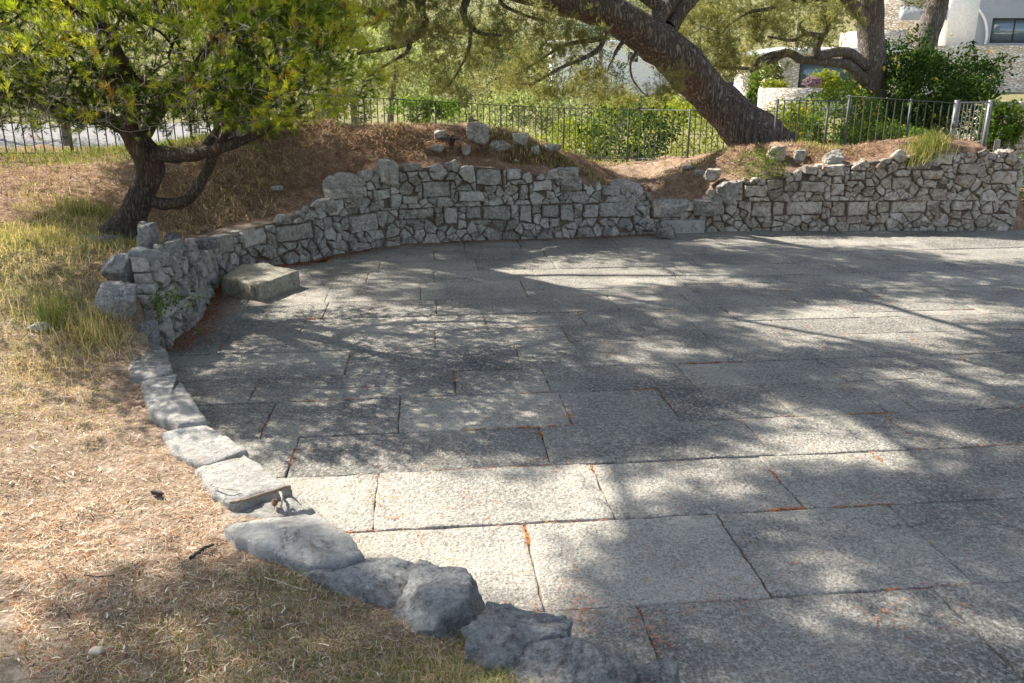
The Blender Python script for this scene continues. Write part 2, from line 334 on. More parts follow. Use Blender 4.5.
def height(x, y, rough=True):
    x = np.atleast_1d(np.asarray(x, float)); y = np.atleast_1d(np.asarray(y, float)); P = np.c_[x, y]; z = np.zeros(len(x))
    d = np.hypot(x - 0, y - 8); near = d < 26
    if near.any():
        Q = P[near]; z[near] = np.clip(_tps(Q, CP[:, :2]) @ _S[:_n] + _S[_n] + Q @ _S[_n + 1:], -.5, 1.8)
    D = np.hypot(x, y)
    far = -1.2 + 1.0 * sstep(40, 60, D) + 26 * sstep(70, 260, D) + 2.2 * sstep(2, 22, x) * sstep(28, 44, y)
    k = sstep(12, 24, d); z = z * (1 - k) + far * k
    kx = sstep(7.72, 8.0, x) * (1 - sstep(10, 18, y - .0)) * (y > 0); z = z * (1 - kx) + .06 * kx
    if rough:
        q = np.c_[P, np.zeros(len(x))]; z = z + (.03 + .035 * sstep(10.5, 12.6, y) * (y < 17)) * fbm(q * 1.7, 5, 3) + .02 * sstep(10.5, 12.6, y) * fbm(q * 4.3, 6, 2) + .012 * fbm(q * 9, 9, 2)
    return z
def H1(x, y): return float(height(x, y)[0])
def onterr(px, py):
    r = ray(px, py); t_ = np.arange(1.5, 80, .02); z = EYE + r[2] * t_; h = height(r[0] * t_, r[1] * t_)
    i = np.argmax(z <= h) if (z <= h).any() else len(t_) - 1
    return np.array([r[0] * t_[i], r[1] * t_[i], h[i]])
def rot(x, y, a): return x * cos(a) - y * sin(a), x * sin(a) + y * cos(a)
def inpoly(P, poly):
    P = np.atleast_2d(P); poly = np.asarray(poly, float); c = np.zeros(len(P), bool); n = len(poly)
    for i in range(n):
        a = poly[i]; b_ = poly[i - 1]
        k = (a[1] > P[:, 1]) != (b_[1] > P[:, 1])
        xx = (b_[0] - a[0]) * (P[:, 1] - a[1]) / (b_[1] - a[1] + 1e-12) + a[0]; c ^= k & (P[:, 0] < xx)
    return c

# terrain: polar sheet round the terrace, out to the horizon
TH = np.linspace(-pi, pi, 901)[:-1]; ER = edge_r(TH)
T = np.r_[-20, -.35, .08, .13, .2, .28, .36, .45, .55, .65, .78, .9, np.arange(1.05, 4.5, .15), np.arange(4.6, 12, .3), np.geomspace(12.4, 500, 50)]
V = []; GR = []; TN = []
TANP = [(-9, 1.5), (-3.6, 7.2), (-3.1, 6.5), (-2.7, 5), (-1, 2.9), (1.5, 2), (2, -3), (-9, -3)]
for tt in T:
    r = np.maximum(ER + tt, .3); x = CEN[0] + r * np.cos(TH); y = CEN[1] + r * np.sin(TH)
    z = height(x, y) if tt > .1 else np.full(len(x), -.014 if tt < 0 else -.06)
    V.append(np.c_[x, y, z])
    if tt < .1: TN.append(np.full(len(x), .45)); GR.append(np.zeros(len(x)))
    else:
        nz = fbm(np.c_[x, y, x * 0] * .8, 3, 3)
        far_ = sstep(15, 20, np.hypot(x, y))
        tan_ = np.maximum(sstep(8.5, 5.5, y) * (x < 2), .0)
        p_ = np.exp(-((x - 2.4) / 1.0) ** 2 - ((y - 15) / 2.2) ** 2)
        TN.append(np.clip(tan_ * .85 + .12 + nz * .12 + .6 * p_, 0, 1))
        g_ = np.exp(-((x + 5.5) / 2) ** 2 - ((y - 8) / 2.) ** 2) * .4 + far_ * .8
        g_ += .5 * np.exp(-((x + 4.2) / 1.1) ** 2 - ((y - 6.9) / 1.3) ** 2) + .45 * np.exp(-((x + .6) / .7) ** 2 - ((y - 2.6) / .5) ** 2)
        GR.append(np.clip(g_, 0, 1))
mb = MB(); nT = len(TH); V = np.array(V); i0 = np.arange(len(T) - 1)[:, None] * nT; j = np.arange(nT)[None]; j2 = (j + 1) % nT
mb.add(V.reshape(-1, 3), np.stack([i0 + j, i0 + nT + j, i0 + nT + j2, i0 + j2], -1).reshape(-1, 4), np.concatenate(TN))
terr = struct(mb.build('terrain', M['soil'], smooth=True))
g = terr.data.attributes.new('green', 'FLOAT', 'POINT'); g.data.foreach_set('value', np.concatenate(GR).astype(np.float32))

# pale gravel yard beyond the left fence
mb = MB(); P = spline([(-70, 38.), (-40, 38), (-30, 38), (-22, 39), (-16, 41), (-11, 44)], 60); tg = np.gradient(P, axis=0); tg /= np.linalg.norm(tg, axis=1)[:, None]
nr = np.c_[-tg[:, 1], tg[:, 0]]; rows = []
for k, off in enumerate(np.linspace(-13, 13, 9)):
    q = P + nr * off; rows.append(np.c_[q, height(*q.T, rough=True) + .05])
rows = np.array(rows); n_ = 60; i0 = np.arange(8)[:, None] * n_; j = np.arange(n_ - 1)[None]
mb.add(rows.reshape(-1, 3), np.stack([i0 + j, i0 + j + 1, i0 + n_ + j + 1, i0 + n_ + j], -1).reshape(-1, 4)); struct(mb.build('gravel_path', M['gravel'], smooth=True))

# ------------------------------------------------------------------ paving
YAW = .1031; uc, us = cos(YAW), sin(YAW)
def uv2w(u, v): return u * uc - v * us, u * us + v * uc
VB = [-.6, .1, .8, 1.55, 2.35, 3.16, 3.93, 4.6, 5.2, 5.85, 6.4, 7.06, 7.6, 8.1, 8.75, 9.55, 10.15, 10.85, 11.5, 12.2, 12.9, 13.6, 14.3]
UJ = {4: [-1.6, -.4, .88, 2.25, 3.5, 4.8], 5: [-.9, .47, 1.5, 2.46, 3.6, 4.8], 6: [-1.6, -.31, .95, 2.0, 2.72, 3.9], 7: [-1.8, -.85, .72, 2.1, 3.1, 4.3],
      8: [-2.2, -1.1, -.21, .95, 1.7, 2.5, 3.4, 4.6], 9: [-2.6, -1.3, .2, .9, 2.0, 3.2, 4.4]}
mb = MB(); JO = []; R2 = random.Random(5)
for i in range(len(VB) - 1):
    us_ = UJ.get(i)
    if us_ is None:
        us_ = []; u = -5 + R2.random()
    else: us_ = list(us_); u = us_[-1] + R2.uniform(.9, 1.6)
    while u < 15: us_.append(u); u += R2.uniform(.7, 1.9)
    if i in UJ:
        u = us_[0] - 1.2
        while u > -5: us_.insert(0, u); u -= R2.uniform(.8, 1.5)
    for a, b_ in zip(us_[:-1], us_[1:]):
        cx, cy = uv2w((a + b_) / 2, (VB[i] + VB[i + 1]) / 2); d = np.array([cx, cy]) - CEN; r = np.hypot(*d)
        if r > edge_r(math.atan2(d[1], d[0]))[0] + .45: continue
        gpx = R2.uniform(.001, .0045); v0, v1 = VB[i] + gpx + R2.uniform(-.0, .008), VB[i + 1] - gpx
        if R2.random() < .12 and i not in (5, 6):
            vm = (v0 + v1) / 2 + R2.uniform(-.1, .1); cells = [(a, v0, b_, vm - gpx), (a, vm + gpx, b_, v1)]
        else: cells = [(a, v0, b_, v1)]
        for (ua, va, ub, vb) in cells:
            sk_ = .06 * sin(ua * 37 + i) if 0 else 0.
            poly = [(ua + gpx, va), (ub - gpx, va), (ub - gpx + sk_, vb), (ua + gpx + sk_, vb)]
            dz = R2.uniform(-.005, .005); tx, ty = R2.uniform(-.003, .003), R2.uniform(-.003, .003)
            cx0, cy0 = (ua + ub) / 2, (va + vb) / 2
            def mp(q, h, dz=dz, tx=tx, ty=ty, cx0=cx0, cy0=cy0):
                x, y = uv2w(q[:, 0], q[:, 1]); return np.c_[x, y, h + dz + tx * (q[:, 0] - cx0) + ty * (q[:, 1] - cy0)]
            tn = R2.choice([.38, .46, .5, .55, .63]) + R2.uniform(-.05, .05)
            if i == 5 and a < 1.5 or i == 6 and a < .9: tn = .8  # slabs in the sunlit patch get a lighter tone, painting the sun in
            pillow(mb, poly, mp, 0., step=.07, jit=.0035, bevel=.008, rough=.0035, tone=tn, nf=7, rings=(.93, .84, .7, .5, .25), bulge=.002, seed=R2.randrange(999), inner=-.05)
            JO += [(ua, va, ub, va), (ua, va, ua + sk_, vb)]
struct(mb.build('paving', M['paving'], smooth=True))

# needles caught in the joints and scattered over the slabs
def strips(mb, P, ln, wd, ang, pitch=None, tone=None, bend=.3):
    """P (n,3) centres: thin bent needles, two quads each"""
    n = len(P); a = ang; d = np.c_[np.cos(a), np.sin(a), np.zeros(n) if pitch is None else pitch]; nrm = np.c_[-np.sin(a), np.cos(a), np.zeros(n)]
    B = NR.normal(0, bend, n)[:, None] * ln[:, None] * .5
    e0 = P - d * ln[:, None] / 2; e1 = P + nrm * B * .5; e2 = P + d * ln[:, None] / 2; w_ = nrm * wd[:, None] / 2
    e1 = e1 + np.c_[np.zeros((n, 2)), ln * .07]
    V = np.stack([e0 - w_, e0 + w_, e1 + w_, e1 - w_, e2 + w_ * .4, e2 - w_ * .4], 1).reshape(-1, 3); k = np.arange(n)[:, None] * 6
    f = np.concatenate([k + np.array([[0, 1, 2, 3]]), k + np.array([[3, 2, 4, 5]])]); mb.add(V, f, np.repeat(tone, 6))
mb = MB(); PP = []; 
for (ua, va, ub, vb) in JO:
    L = math.hypot(ub - ua, vb - va); cx, cy = uv2w((ua + ub) / 2, (va + vb) / 2)
    if cy > 9.5 or cx > 7 or L < .05: continue
    fill = R2.choice([0, .1, .2, .4, .8]) ; n = int(L * 190 * fill)
    s0 = R2.random(); s1 = s0 + R2.uniform(.2, 1)
    q = s0 + (s1 - s0) * NR.random(n); q = q[q < 1]; x, y = uv2w(ua + (ub - ua) * q, va + (vb - va) * q)
    nn = len(q); PP.append(np.c_[x + NR.normal(0, .008, nn), y + NR.normal(0, .008, nn), NR.uniform(-.012, .003, nn), np.full(nn, math.atan2(*uv2w(ub - ua, vb - va)[::-1]))])
PP = np.vstack(PP); n = len(PP); strips(mb, PP[:, :3], NR.uniform(.015, .05, n), NR.uniform(.0025, .005, n), PP[:, 3] + NR.normal(0, .5, n), tone=NR.random(n))
def blobs_on(mb, cs, per, sp, zf, ln=(.02, .06), wd=(.0025, .005), tone=(0, 1)):
    for c in cs:
        n = int(per * R2.uniform(.5, 1.4)); q = np.array(c)[None, :2] + NR.normal(0, sp * R2.uniform(.5, 1.5), (n, 2))
        strips(mb, np.c_[q, zf(q) + NR.uniform(.002, .008, n)], NR.uniform(*ln, n), NR.uniform(*wd, n), NR.uniform(0, pi, n), tone=NR.uniform(*tone, n))
fl = lambda q: np.full(len(q), .004)
blobs_on(mb, [gp(*q) for q in [(395, 518), (380, 500), (378, 480), (585, 612), (640, 625), (660, 640), (575, 600), (430, 540), (470, 500), (740, 600), (610, 345), (615, 355), (605, 370), (400, 445), (560, 465), (840, 500), (880, 620), (700, 600), (850, 390), (600, 300), (700, 285), (170, 345), (180, 335), (195, 320), (215, 305), (240, 300), (265, 302), (290, 296), (225, 312)]], 45, .07, fl, ln=(.008, .03), wd=(.002, .004))
q = np.c_[NR.uniform(-2.6, 6, 1800), NR.uniform(2.6, 10, 1800)]; strips(mb, np.c_[q, np.full(1800, .004)], NR.uniform(.008, .03, 1800), NR.uniform(.002, .004, 1800), NR.uniform(0, pi, 1800), tone=NR.random(1800) * .6)
q = np.c_[NR.uniform(-2.6, 6, 900), NR.uniform(2.6, 10, 900)]; strips(mb, np.c_[q, np.full(900, .005)], NR.uniform(.02, .07, 900), NR.uniform(.002, .004, 900), NR.uniform(0, pi, 900), tone=NR.random(900))
# drift of needles along the foot of the wall
k = 5000; s_ = NR.random(k) * (len(WALL1) - 1); W1 = np.array(WALL1); ii = np.minimum(s_.astype(int), len(W1) - 2); q = W1[ii] + (W1[ii + 1] - W1[ii]) * (s_ - ii)[:, None]
dn = CEN - q; dn /= np.linalg.norm(dn, axis=1)[:, None]; q = q + dn * (np.abs(NR.normal(0, .13, k)))[:, None]
strips(mb, np.c_[q, NR.uniform(.002, .015, k)], NR.uniform(.03, .07, k), NR.uniform(.003, .006, k), NR.uniform(0, pi, k), tone=NR.random(k) * .45)
tag(mb.build('fallen_needles', M['orange']), 'orange fallen pine needles caught in the joints between the paving slabs', 'pine needles', kind='stuff')

# ------------------------------------------------------------------ dry stone walls
def poly_len(P): P = np.array(P); return np.r_[0, np.cumsum(np.hypot(*np.diff(P, axis=0).T))]
def powercells(dom, pts, rad):
    out = []; P = np.array(pts); r2 = np.array(rad) ** 2
    for i in range(len(P)):
        d = P - P[i]; dist = np.hypot(d[:, 0], d[:, 1] ); idx = np.argsort(dist)[1:34]; poly = list(dom)
        for j_ in idx:
            dx, dy = d[j_]; L2 = dx * dx + dy * dy; kk = (L2 + r2[i] - r2[j_]) / 2
            poly = clip_half(poly, dx, dy, kk + dx * P[i][0] + dy * P[i][1])
            if len(poly) < 3: break
        out.append(poly if len(poly) >= 3 else None)
    return out
def scatter(x0, x1, y0, y1, sizes, asp=1.35, tries=6000, rg=None):
    P = []; Rr = []
    for s_, cnt in sizes:
        for _ in range(cnt):
            x, y = rg.uniform(x0, x1), rg.uniform(y0, y1); r = s_ * rg.uniform(.8, 1.25); ok = True
            for (a, b_), q in zip(P, Rr):
                if ((x - a) / asp) ** 2 + (y - b_) ** 2 < (.86 * (r + q)) ** 2: ok = False; break
            if ok: P.append((x, y)); Rr.append(r)
    return P, Rr
def shrink(poly, g):
    P = np.array(poly); c = P.mean(0); d = P - c; L = np.hypot(*d.T)[:, None]; return c + d * np.maximum((L - g) / np.maximum(L, 1e-3), .3)
def stone_wall(name, path, top, mat, label, bandB, seed, batter=.06, cope=None, coremat='mortar', tonef=None):
    rg = random.Random(seed); P = np.array(path); S = poly_len(P); L = S[-1]
    nr_ = []
    for i in range(len(P) - 1): e_ = P[i + 1] - P[i]; n_ = np.array([e_[1], -e_[0]]); nr_.append(n_ / np.linalg.norm(n_))
    nr_ = np.array(nr_ + [nr_[-1]]); nv = nr_.copy(); nv[1:-1] = nr_[:-2] + nr_[1:-1]; nv /= np.linalg.norm(nv, axis=1)[:, None]
    mid = P[len(P) // 2]; sg = 1 if np.dot(nr_[len(P) // 2], CEN - mid) > 0 else -1; nv *= sg
    def W(s_, z, h):
        s_ = np.clip(s_, 0, L); x = np.interp(s_, S, P[:, 0]); y = np.interp(s_, S, P[:, 1]); nx = np.interp(s_, S, nv[:, 0]); ny = np.interp(s_, S, nv[:, 1])
        hh = h - batter * z; return np.c_[x + nx * hh, y + ny * hh, z]
    root = empty(name, (*P[len(P) // 2], 0)); tag(root, label, 'stone wall')
    z1, z2 = bandB; mb = MB(); mc = MB()
    def emit(mb, cells, topf=None, fl=.012, big=False):
        for k_, c_ in enumerate(cells):
            if c_ is None: continue
            q = np.array(c_); cen = q.mean(0)
            if topf is not None:
                tp = topf(cen[0])
                if cen[1] > tp: continue
            if max(np.ptp(q[:, 0]), np.ptp(q[:, 1])) > 1.2: continue
            g_ = rg.uniform(.001, .007); q = shrink(q, g_)
            if len(q) > 4 and not big:
                if len(q) > 5 and rg.random() < .35: q = np.delete(q, rg.randrange(len(q)), 0)
                q = q + (q.mean(0) - q) * np.array([[rg.uniform(0, .13)] for _ in q])
            sz = min(np.ptp(q[:, 0]), np.ptp(q[:, 1]))
            if sz < .015: continue
            dp = rg.uniform(-.025, .03) + (.015 if big else 0); tlt = rg.uniform(-.22, .22); tlz = rg.uniform(-.25, .15)
            mp = lambda a, h, c0=cen, tl=tlt, tz=tlz: W(a[:, 0], a[:, 1], h + tl * (a[:, 0] - c0[0]) * (h > -.02) + tz * (a[:, 1] - c0[1]) * (h > -.02))
            tn = rg.uniform(.1, .95) if tonef is None else np.clip(tonef(cen[0]) + rg.uniform(-.4, .4), 0, 1)
            pillow(mb, [tuple(a) for a in q], mp, dp, step=.035 if sz < .15 else .05, jit=min(.006, sz * .05), bevel=min(.014, sz * .14), rough=min(.024, .006 + sz * .08), tone=tn, nf=10, rings=(.7, .35), bulge=rg.uniform(-.03, .06) * sz, seed=rg.randrange(9999), inner=-.12)
    tb = lambda s_: float(np.interp(s_, *top))
    # lower tier: big blocks along its top with small rubble packed below and between
    def rubble(x0, x1, y0, y1, sizes, rects, asp, lim):
        p_ = []; r_ = []
        for sz_, cnt in sizes:
            for _ in range(cnt):
                x, y = rg.uniform(x0, x1), rg.uniform(y0, y1); r = sz_ * rg.uniform(.75, 1.3)
                if any(a[0] - r * .3 < x < a[1] + r * .3 and a[2] - r * .3 < y < a[3] + r * .3 for a in rects): continue
                if all(((x - a[0]) / asp) ** 2 + (y - a[1]) ** 2 > (.84 * (r + q_)) ** 2 for a, q_ in zip(p_, r_)): p_.append((x, y)); r_.append(r)
        cells = powercells([(x0, y0), (x1, y0), (x1, y1), (x0, y1)], p_, r_); out = []
        for (x, y), c_ in zip(p_, cells):
            if c_ is None: out.append(None); continue
            for (a, b_, c0, d0) in rects:
                if a - .4 < x < b_ + .4:
                    sp = [(a - x, (1, 0, a)), (x - b_, (-1, 0, -b_)), (c0 - y, (0, 1, c0)), (y - d0, (0, -1, -d0))]; sp.sort(key=lambda q_: -q_[0]); c_ = clip_half(c_, *sp[0][1])
                    if len(c_) < 3: break
            out.append(c_ if len(c_) >= 3 else None)
        emit(mb, out, lim)
        emit(mc, [[(a + rg.uniform(0, .02), c0 + rg.uniform(0, .02)), (b_ - rg.uniform(0, .03), c0 + rg.uniform(0, .02)), (b_ - rg.uniform(0, .03), d0 - rg.uniform(0, .02)), (a + rg.uniform(0, .03), d0 - rg.uniform(0, .02))] for (a, b_, c0, d0) in rects], lim, big=True)
    rects = []; s_ = rg.uniform(0, .1)
    while s_ < L - .5:
        w_ = rg.choice([.2, .26, .34, .42, .55]) * rg.uniform(.9, 1.1); h_ = rg.uniform(.15, .26)
        if rg.random() < .66 and tb(s_ + w_ / 2) > z2 - .12: rects.append((s_, s_ + w_, z2 - h_, z2 - rg.uniform(0, .01))); s_ += w_ + rg.choice([.006, .01, .12])
        else: s_ += rg.uniform(.12, .35)
    lim = lambda s_: max(tb(s_), z2 - .02) if tb(s_) > z2 - .2 else tb(s_)
    rubble(0, L, -.02, z2, ((.085, int(L * 6)), (.055, int(L * 22)), (.032, int(L * 60)), (.02, int(L * 70))), rects, 2.3, lim)
    # upper band: irregular rubble with a few larger squared stones
    zt = max(top[1]) + .1
    if zt > z2 + .1:
        rects = []
        for _ in range(int(L * 14)):
            w_, h_ = rg.uniform(.16, .42), rg.uniform(.11, .24); x, y = rg.uniform(0, L - w_), rg.uniform(z2 + .01, zt - h_)
            if tb(x + w_ / 2) < z2 + .05 or y + h_ > tb(x + w_ / 2) + .05: continue
            if len(rects) < L * 2.2 and not any(x < a[1] + .03 and x + w_ > a[0] - .03 and y < a[3] + .02 and y + h_ > a[2] - .02 for a in rects): rects.append((x, x + w_, y, y + h_))
        n_ = int(L * (zt - z2) * 13)
        rubble(0, L, z2, zt, ((.11, n_), (.075, n_ * 4), (.048, n_ * 11), (.028, n_ * 26), (.02, n_ * 20)), rects, 2.1, lambda s_: tb(s_) - .02 if tb(s_) > z2 + .05 else -1)
    mb.build('rubble_masonry', mat, root, smooth=True); mc.build('block_course', mat, root, smooth=True)
    k_ = MB(); ss = np.linspace(.12, L - .12, int(L / .1)); rows_ = []
    for (zf, h) in ((None, -.035), (1, -.04), (1, -.22), (1, -.42), (0, -.45)):
        z = np.array([(-.05 if zf is None or zf == 0 else tb(a) - .05) for a in ss]); rows_.append(W(ss, z, h))
    rows_ = np.array(rows_); n_ = len(ss); i0 = np.arange(4)[:, None] * n_; j = np.arange(n_ - 1)[None]
    k_.add(rows_.reshape(-1, 3), np.stack([i0 + j, i0 + j + 1, i0 + n_ + j + 1, i0 + n_ + j], -1).reshape(-1, 4))
    for e_ in (0, n_ - 1): k_.add(rows_[:, e_], [(0, 1, 2, 3, 4)])
    k_.build('earth_core', M[coremat], root)
    return root, W, S
S1 = poly_len(WALL1)
def s_at(x, y, P, S): d = np.hypot(np.array(P)[:, 0] - x, np.array(P)[:, 1] - y); return S[np.argmin(d)]
top1 = (list(S1), [.78, .72, .66, .58, .5, .55, .6, .8, 1.07, 1.12, 1.03, .76, .6])
stone_wall('dry_stone_wall', WALL1, top1, M['wall'], 'curved grey dry stone retaining wall sweeping round the left and far side of the terrace, under the mound', (.22, .5), 3)
S2 = poly_len(WALL2)
top2 = ([0, .35, .75, .84, 1.1, 2.4, 3.9, 4.7, S2[-1]], [.46, .46, .46, .5, .72, .95, 1.15, 1.2, 1.2])
stone_wall('dry_stone_wall', WALL2, top2, M['wallwarm'], 'straight pale warm-toned dry stone retaining wall at the right, below the metal gate', (.2, .46), 8, batter=.03)

# ------------------------------------------------------------------ rocks and blocks
def rock(name, c, size, seed, label, cat, mat='rock', group=None, tone=.5, rz=0., tilt=0., sub=4, rough=.06, planes=11):
    mb = MB(); rock_mesh(mb, c, size, seed, sub, planes, rough, tone, rz, tilt)
    o = mb.build(name, M[mat], smooth=True, origin=tuple(float(a) for a in (c[0], c[1], c[2] - size[2] / 2))); tag(o, label, cat, group); return o
def rock_px(px, py, wpx, hpx, seed, label, Y=None, **k):
    """rock whose foot is seen at px,py (on the ground there unless a depth Y is given)"""
    b_ = onterr(px, py) if Y is None else at(px, py, Y); d = b_[1] / F * 1.02; w_, h_ = wpx * d, hpx * d * 1.1
    dp = (w_ + h_) * .5
    return rock('rock', (b_[0], b_[1] + dp * .3, b_[2] + h_ * .42), (w_ * 1.05, dp, h_ * 1.15), seed, label, 'rock', **k)
RK = [(345, 208, 36, 32, 'large upright grey rock on the curved wall where its upper part begins', 11.4), (386, 184, 26, 22, 'rounded grey rock on the wall top right of the upright one', 11.8),
      (366, 186, 16, 14, 'yellowish lichened round stone beside the rounded grey rock on the wall', 11.7), (326, 213, 22, 14, 'low pale grey rock at the foot of the upright rock', 11.1),
      (627, 203, 32, 22, 'big square grey block ending the raised part of the curved wall', 12.72), (562, 184, 30, 15, 'flat grey capping rock on the wall near where it steps down', 12.5),
      (478, 143, 24, 18, 'blocky blue-grey boulder high on the mound above the wall', None), (521, 146, 15, 11, 'small squarish rock on the mound crest right of the boulder', None),
      (500, 152, 22, 9, 'flat pale rock half sunk in the mound just below the crest', None), (440, 140, 12, 9, 'pale chip rock left of the dark stump on the mound', None),
      (553, 152, 16, 7, 'flat stone at the end of the mound beside the path', None), (535, 155, 9, 8, 'small white stone below the flat stone on the mound', None),
      (437, 152, 13, 6, 'small flat stone lying below the dark stump on the mound', None), (466, 156, 9, 9, 'narrow pointed stone below the blue-grey boulder', None),
      (276, 193, 14, 5, 'white stone in the needle litter left of the wall rocks', None), (712, 182, 16, 12, 'pale rock at the left end of the right wall beside the path', 13.15),
      (728, 203, 24, 20, 'grey stepped rock leaning on the left end of the right wall', 12.92), (800, 163, 12, 11, 'small round rock left of the leafy plant on the right mound', None),
      (776, 162, 16, 14, 'rounded pale rock behind the leafy plant on the right mound', None), (834, 166, 20, 13, 'blue-grey rock half buried in the middle of the right mound', None),
      (828, 173, 12, 7, 'small pale rock just below the half-buried one', None), (930, 166, 16, 16, 'upright grey block standing on the top edge of the right wall', 13.1),
      (913, 168, 12, 9, 'pale stone next to the upright block on the right wall', 13.1), (700, 176, 12, 5, 'thin white stone at the mound foot right of the path', None),
      (688, 170, 10, 4, 'small white stone on the slope right of the path', None), (1006, 160, 14, 9, 'grey stone at the far right end of the right wall', 13.2),
      (838, 182, 18, 8, 'tilted flat rock on the right wall below the half-buried rock', 13.1)]
for i, r in enumerate(RK): rock_px(*r[:4], 100 + i, r[4], Y=r[5], tone=.35 + .3 * ((i * 37) % 10) / 10, mat='wallwarm' if 'pale' in r[4] and r[0] > 690 else 'wall', sub=5, rough=.09)
# foreground boulders along the kerb and the rock heap at the wall's near end
def rock_at(px0, px1, pyt, pyb, zb, seed, label, tone=.5, dp=None, mat='rock', rz=0., tilt=0., name='rock', rough=.09, up=1.):
    c = gp((px0 + px1) / 2, (pyt + pyb) / 2, zb); d = c[1] / cos(PITCH) / F
    w_ = (px1 - px0) * math.hypot(c[0], c[1]) / F * 1.12; dep = dp or w_ * .75
    hpx = pyb - pyt; h_ = up * max(.1, (hpx * c[1] / F * 1.12 - dep * EYE / max(c[1], 1) * .55) * 1.05)
    return rock(name, (c[0], c[1], zb + h_ * .1), (w_, dep, h_ + .12), seed, label, 'rock', mat=mat, tone=tone, rz=rz, tilt=tilt, sub=5, rough=rough, planes=13)
def rock_k(px0, px1, pyc, z, dep, h, seed, label, tone=.5, rz=-.45, tilt=0., rough=.09):
    c = gp((px0 + px1) / 2, pyc, z + h * .3); w_ = (px1 - px0) * math.hypot(c[0], c[1]) / F * 1.1
    rock('rock', (c[0], c[1], z), (w_ * 1.16, dep * 1.05, h), seed, label, 'rock', mat='rock', tone=tone, rz=rz, tilt=tilt, sub=6, rough=rough * .62, planes=11)
rock_k(318, 418, 572, .05, .38, .27, 31, 'jagged grey boulder in the kerb, left of the biggest one, with a crack across it', .55, tilt=.06)
rock_k(392, 492, 602, .06, .38, .32, 32, 'biggest grey kerb boulder, squarish with a dark shaded right face', .5, -.4)
rock_k(474, 566, 638, .11, .34, .3, 33, 'knobbly blue-grey kerb boulder right of the biggest one', .4, -.3, rough=.14)
rock_k(524, 640, 662, .11, .38, .3, 34, 'pitted blue-grey kerb boulder at the bottom edge of the picture', .42, -.5, rough=.14)
rock_k(602, 690, 684, .08, .3, .24, 35, 'low grey kerb boulder last in the row at the bottom', .45, -.3)
def rock_y(px, py, Y, size, seed, label, tone=.5, rz=0., tilt=0., rough=.09, mat='rock'):
    c = at(px, py, Y); rock('rock', c, size, seed, label, 'rock', mat=mat, tone=tone, rz=rz, tilt=tilt, sub=5, rough=rough, planes=13)
rock_y(92, 252, 8.1, (.62, .45, .3), 41, 'weathered grey rock lying above the long flat slab in the grass', .4)
rock_y(120, 268, 7.0, (.26, .28, .26), 42, 'upper grey boulder of the heap at the near end of the curved wall', .5, rough=.06)
rock_y(116, 303, 6.6, (.32, .3, .36), 43, 'wrinkled pale grey boulder in the middle of the heap at the near wall end', .75, .3, .1, .08)
rock_y(146, 334, 6.55, (.2, .26, .22), 44, 'dark cracked boulder at the foot of the heap beside the kerb', .35, 0, .1, .07)
rock_y(142, 258, 7.15, (.24, .22, .18), 45, 'blocky pale rock capping the near end of the curved wall', .8, rough=.05)
rock('rock', (-3.42, 7.9, .78), (.2, .24, .34), 46, 'upright jagged rock against the trunk of the small pine', 'rock', tone=.55, rough=.1)
rock('rock', (-3.27, 8.1, .72), (.16, .2, .22), 47, 'dark small rock just right of the upright jagged one by the trunk', 'rock', tone=.2, rough=.1)
rock('rock', (-3.12, 7.75, .7), (.12, .34, .3), 48, 'thin slab of rock standing on edge on the wall top by the small pine', 'rock', tone=.7, tilt=.3, rough=.08)
rock('rock', (-3.1, 8.6, .62), (.22, .2, .14), 49, 'dark flat rock on the wall top behind the thin standing slab', 'rock', tone=.25)

def slab_px(name, pts, z, thick, label, mat='kerb', tone=.6, rough=.012, bevel=.03, group=None, seed=1, cat='kerb stone', bulge=.01, nf=6):
    P = [gp(*q, z)[:2] for q in pts]; mb = MB()
    mp = lambda q, h: np.c_[q[:, 0], q[:, 1], z + h]
    pillow(mb, P, mp, 0., step=.035, jit=.006, bevel=bevel, rough=rough, tone=tone, nf=nf, rings=(.88, .75, .6, .45, .3, .15), bulge=bulge, seed=seed, inner=-thick)
    c = np.mean(P, 0); o = mb.build(name, M[mat], smooth=True, origin=(float(c[0]), float(c[1]), z - thick)); tag(o, label, cat, group); return o
G = 'kerb stones edging the terrace'
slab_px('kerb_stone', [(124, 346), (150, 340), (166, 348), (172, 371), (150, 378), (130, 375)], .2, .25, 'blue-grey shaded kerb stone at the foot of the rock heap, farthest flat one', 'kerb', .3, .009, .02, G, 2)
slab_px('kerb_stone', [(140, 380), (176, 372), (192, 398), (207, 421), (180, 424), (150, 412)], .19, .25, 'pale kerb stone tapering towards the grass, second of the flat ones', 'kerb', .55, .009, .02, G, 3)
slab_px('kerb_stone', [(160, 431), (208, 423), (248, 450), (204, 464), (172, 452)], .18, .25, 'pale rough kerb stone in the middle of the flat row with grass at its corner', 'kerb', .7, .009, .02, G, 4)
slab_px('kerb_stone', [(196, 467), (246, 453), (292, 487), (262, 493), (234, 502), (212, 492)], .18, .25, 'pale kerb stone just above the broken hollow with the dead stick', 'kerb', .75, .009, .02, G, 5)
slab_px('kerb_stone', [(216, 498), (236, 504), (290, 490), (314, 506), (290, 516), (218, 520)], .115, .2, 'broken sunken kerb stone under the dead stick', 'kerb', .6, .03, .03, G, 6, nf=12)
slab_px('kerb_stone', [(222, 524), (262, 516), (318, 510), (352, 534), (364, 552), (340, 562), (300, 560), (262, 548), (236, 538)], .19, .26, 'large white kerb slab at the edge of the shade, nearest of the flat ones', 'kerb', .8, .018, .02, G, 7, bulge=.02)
slab_px('flat_slab', [(38, 266), (62, 262), (100, 264), (98, 276), (70, 280), (40, 276)], .62, .16, 'long flat grey slab lying in the grass left of the rock heap', 'rock', .5, .015, .03, None, 8, 'stone slab')
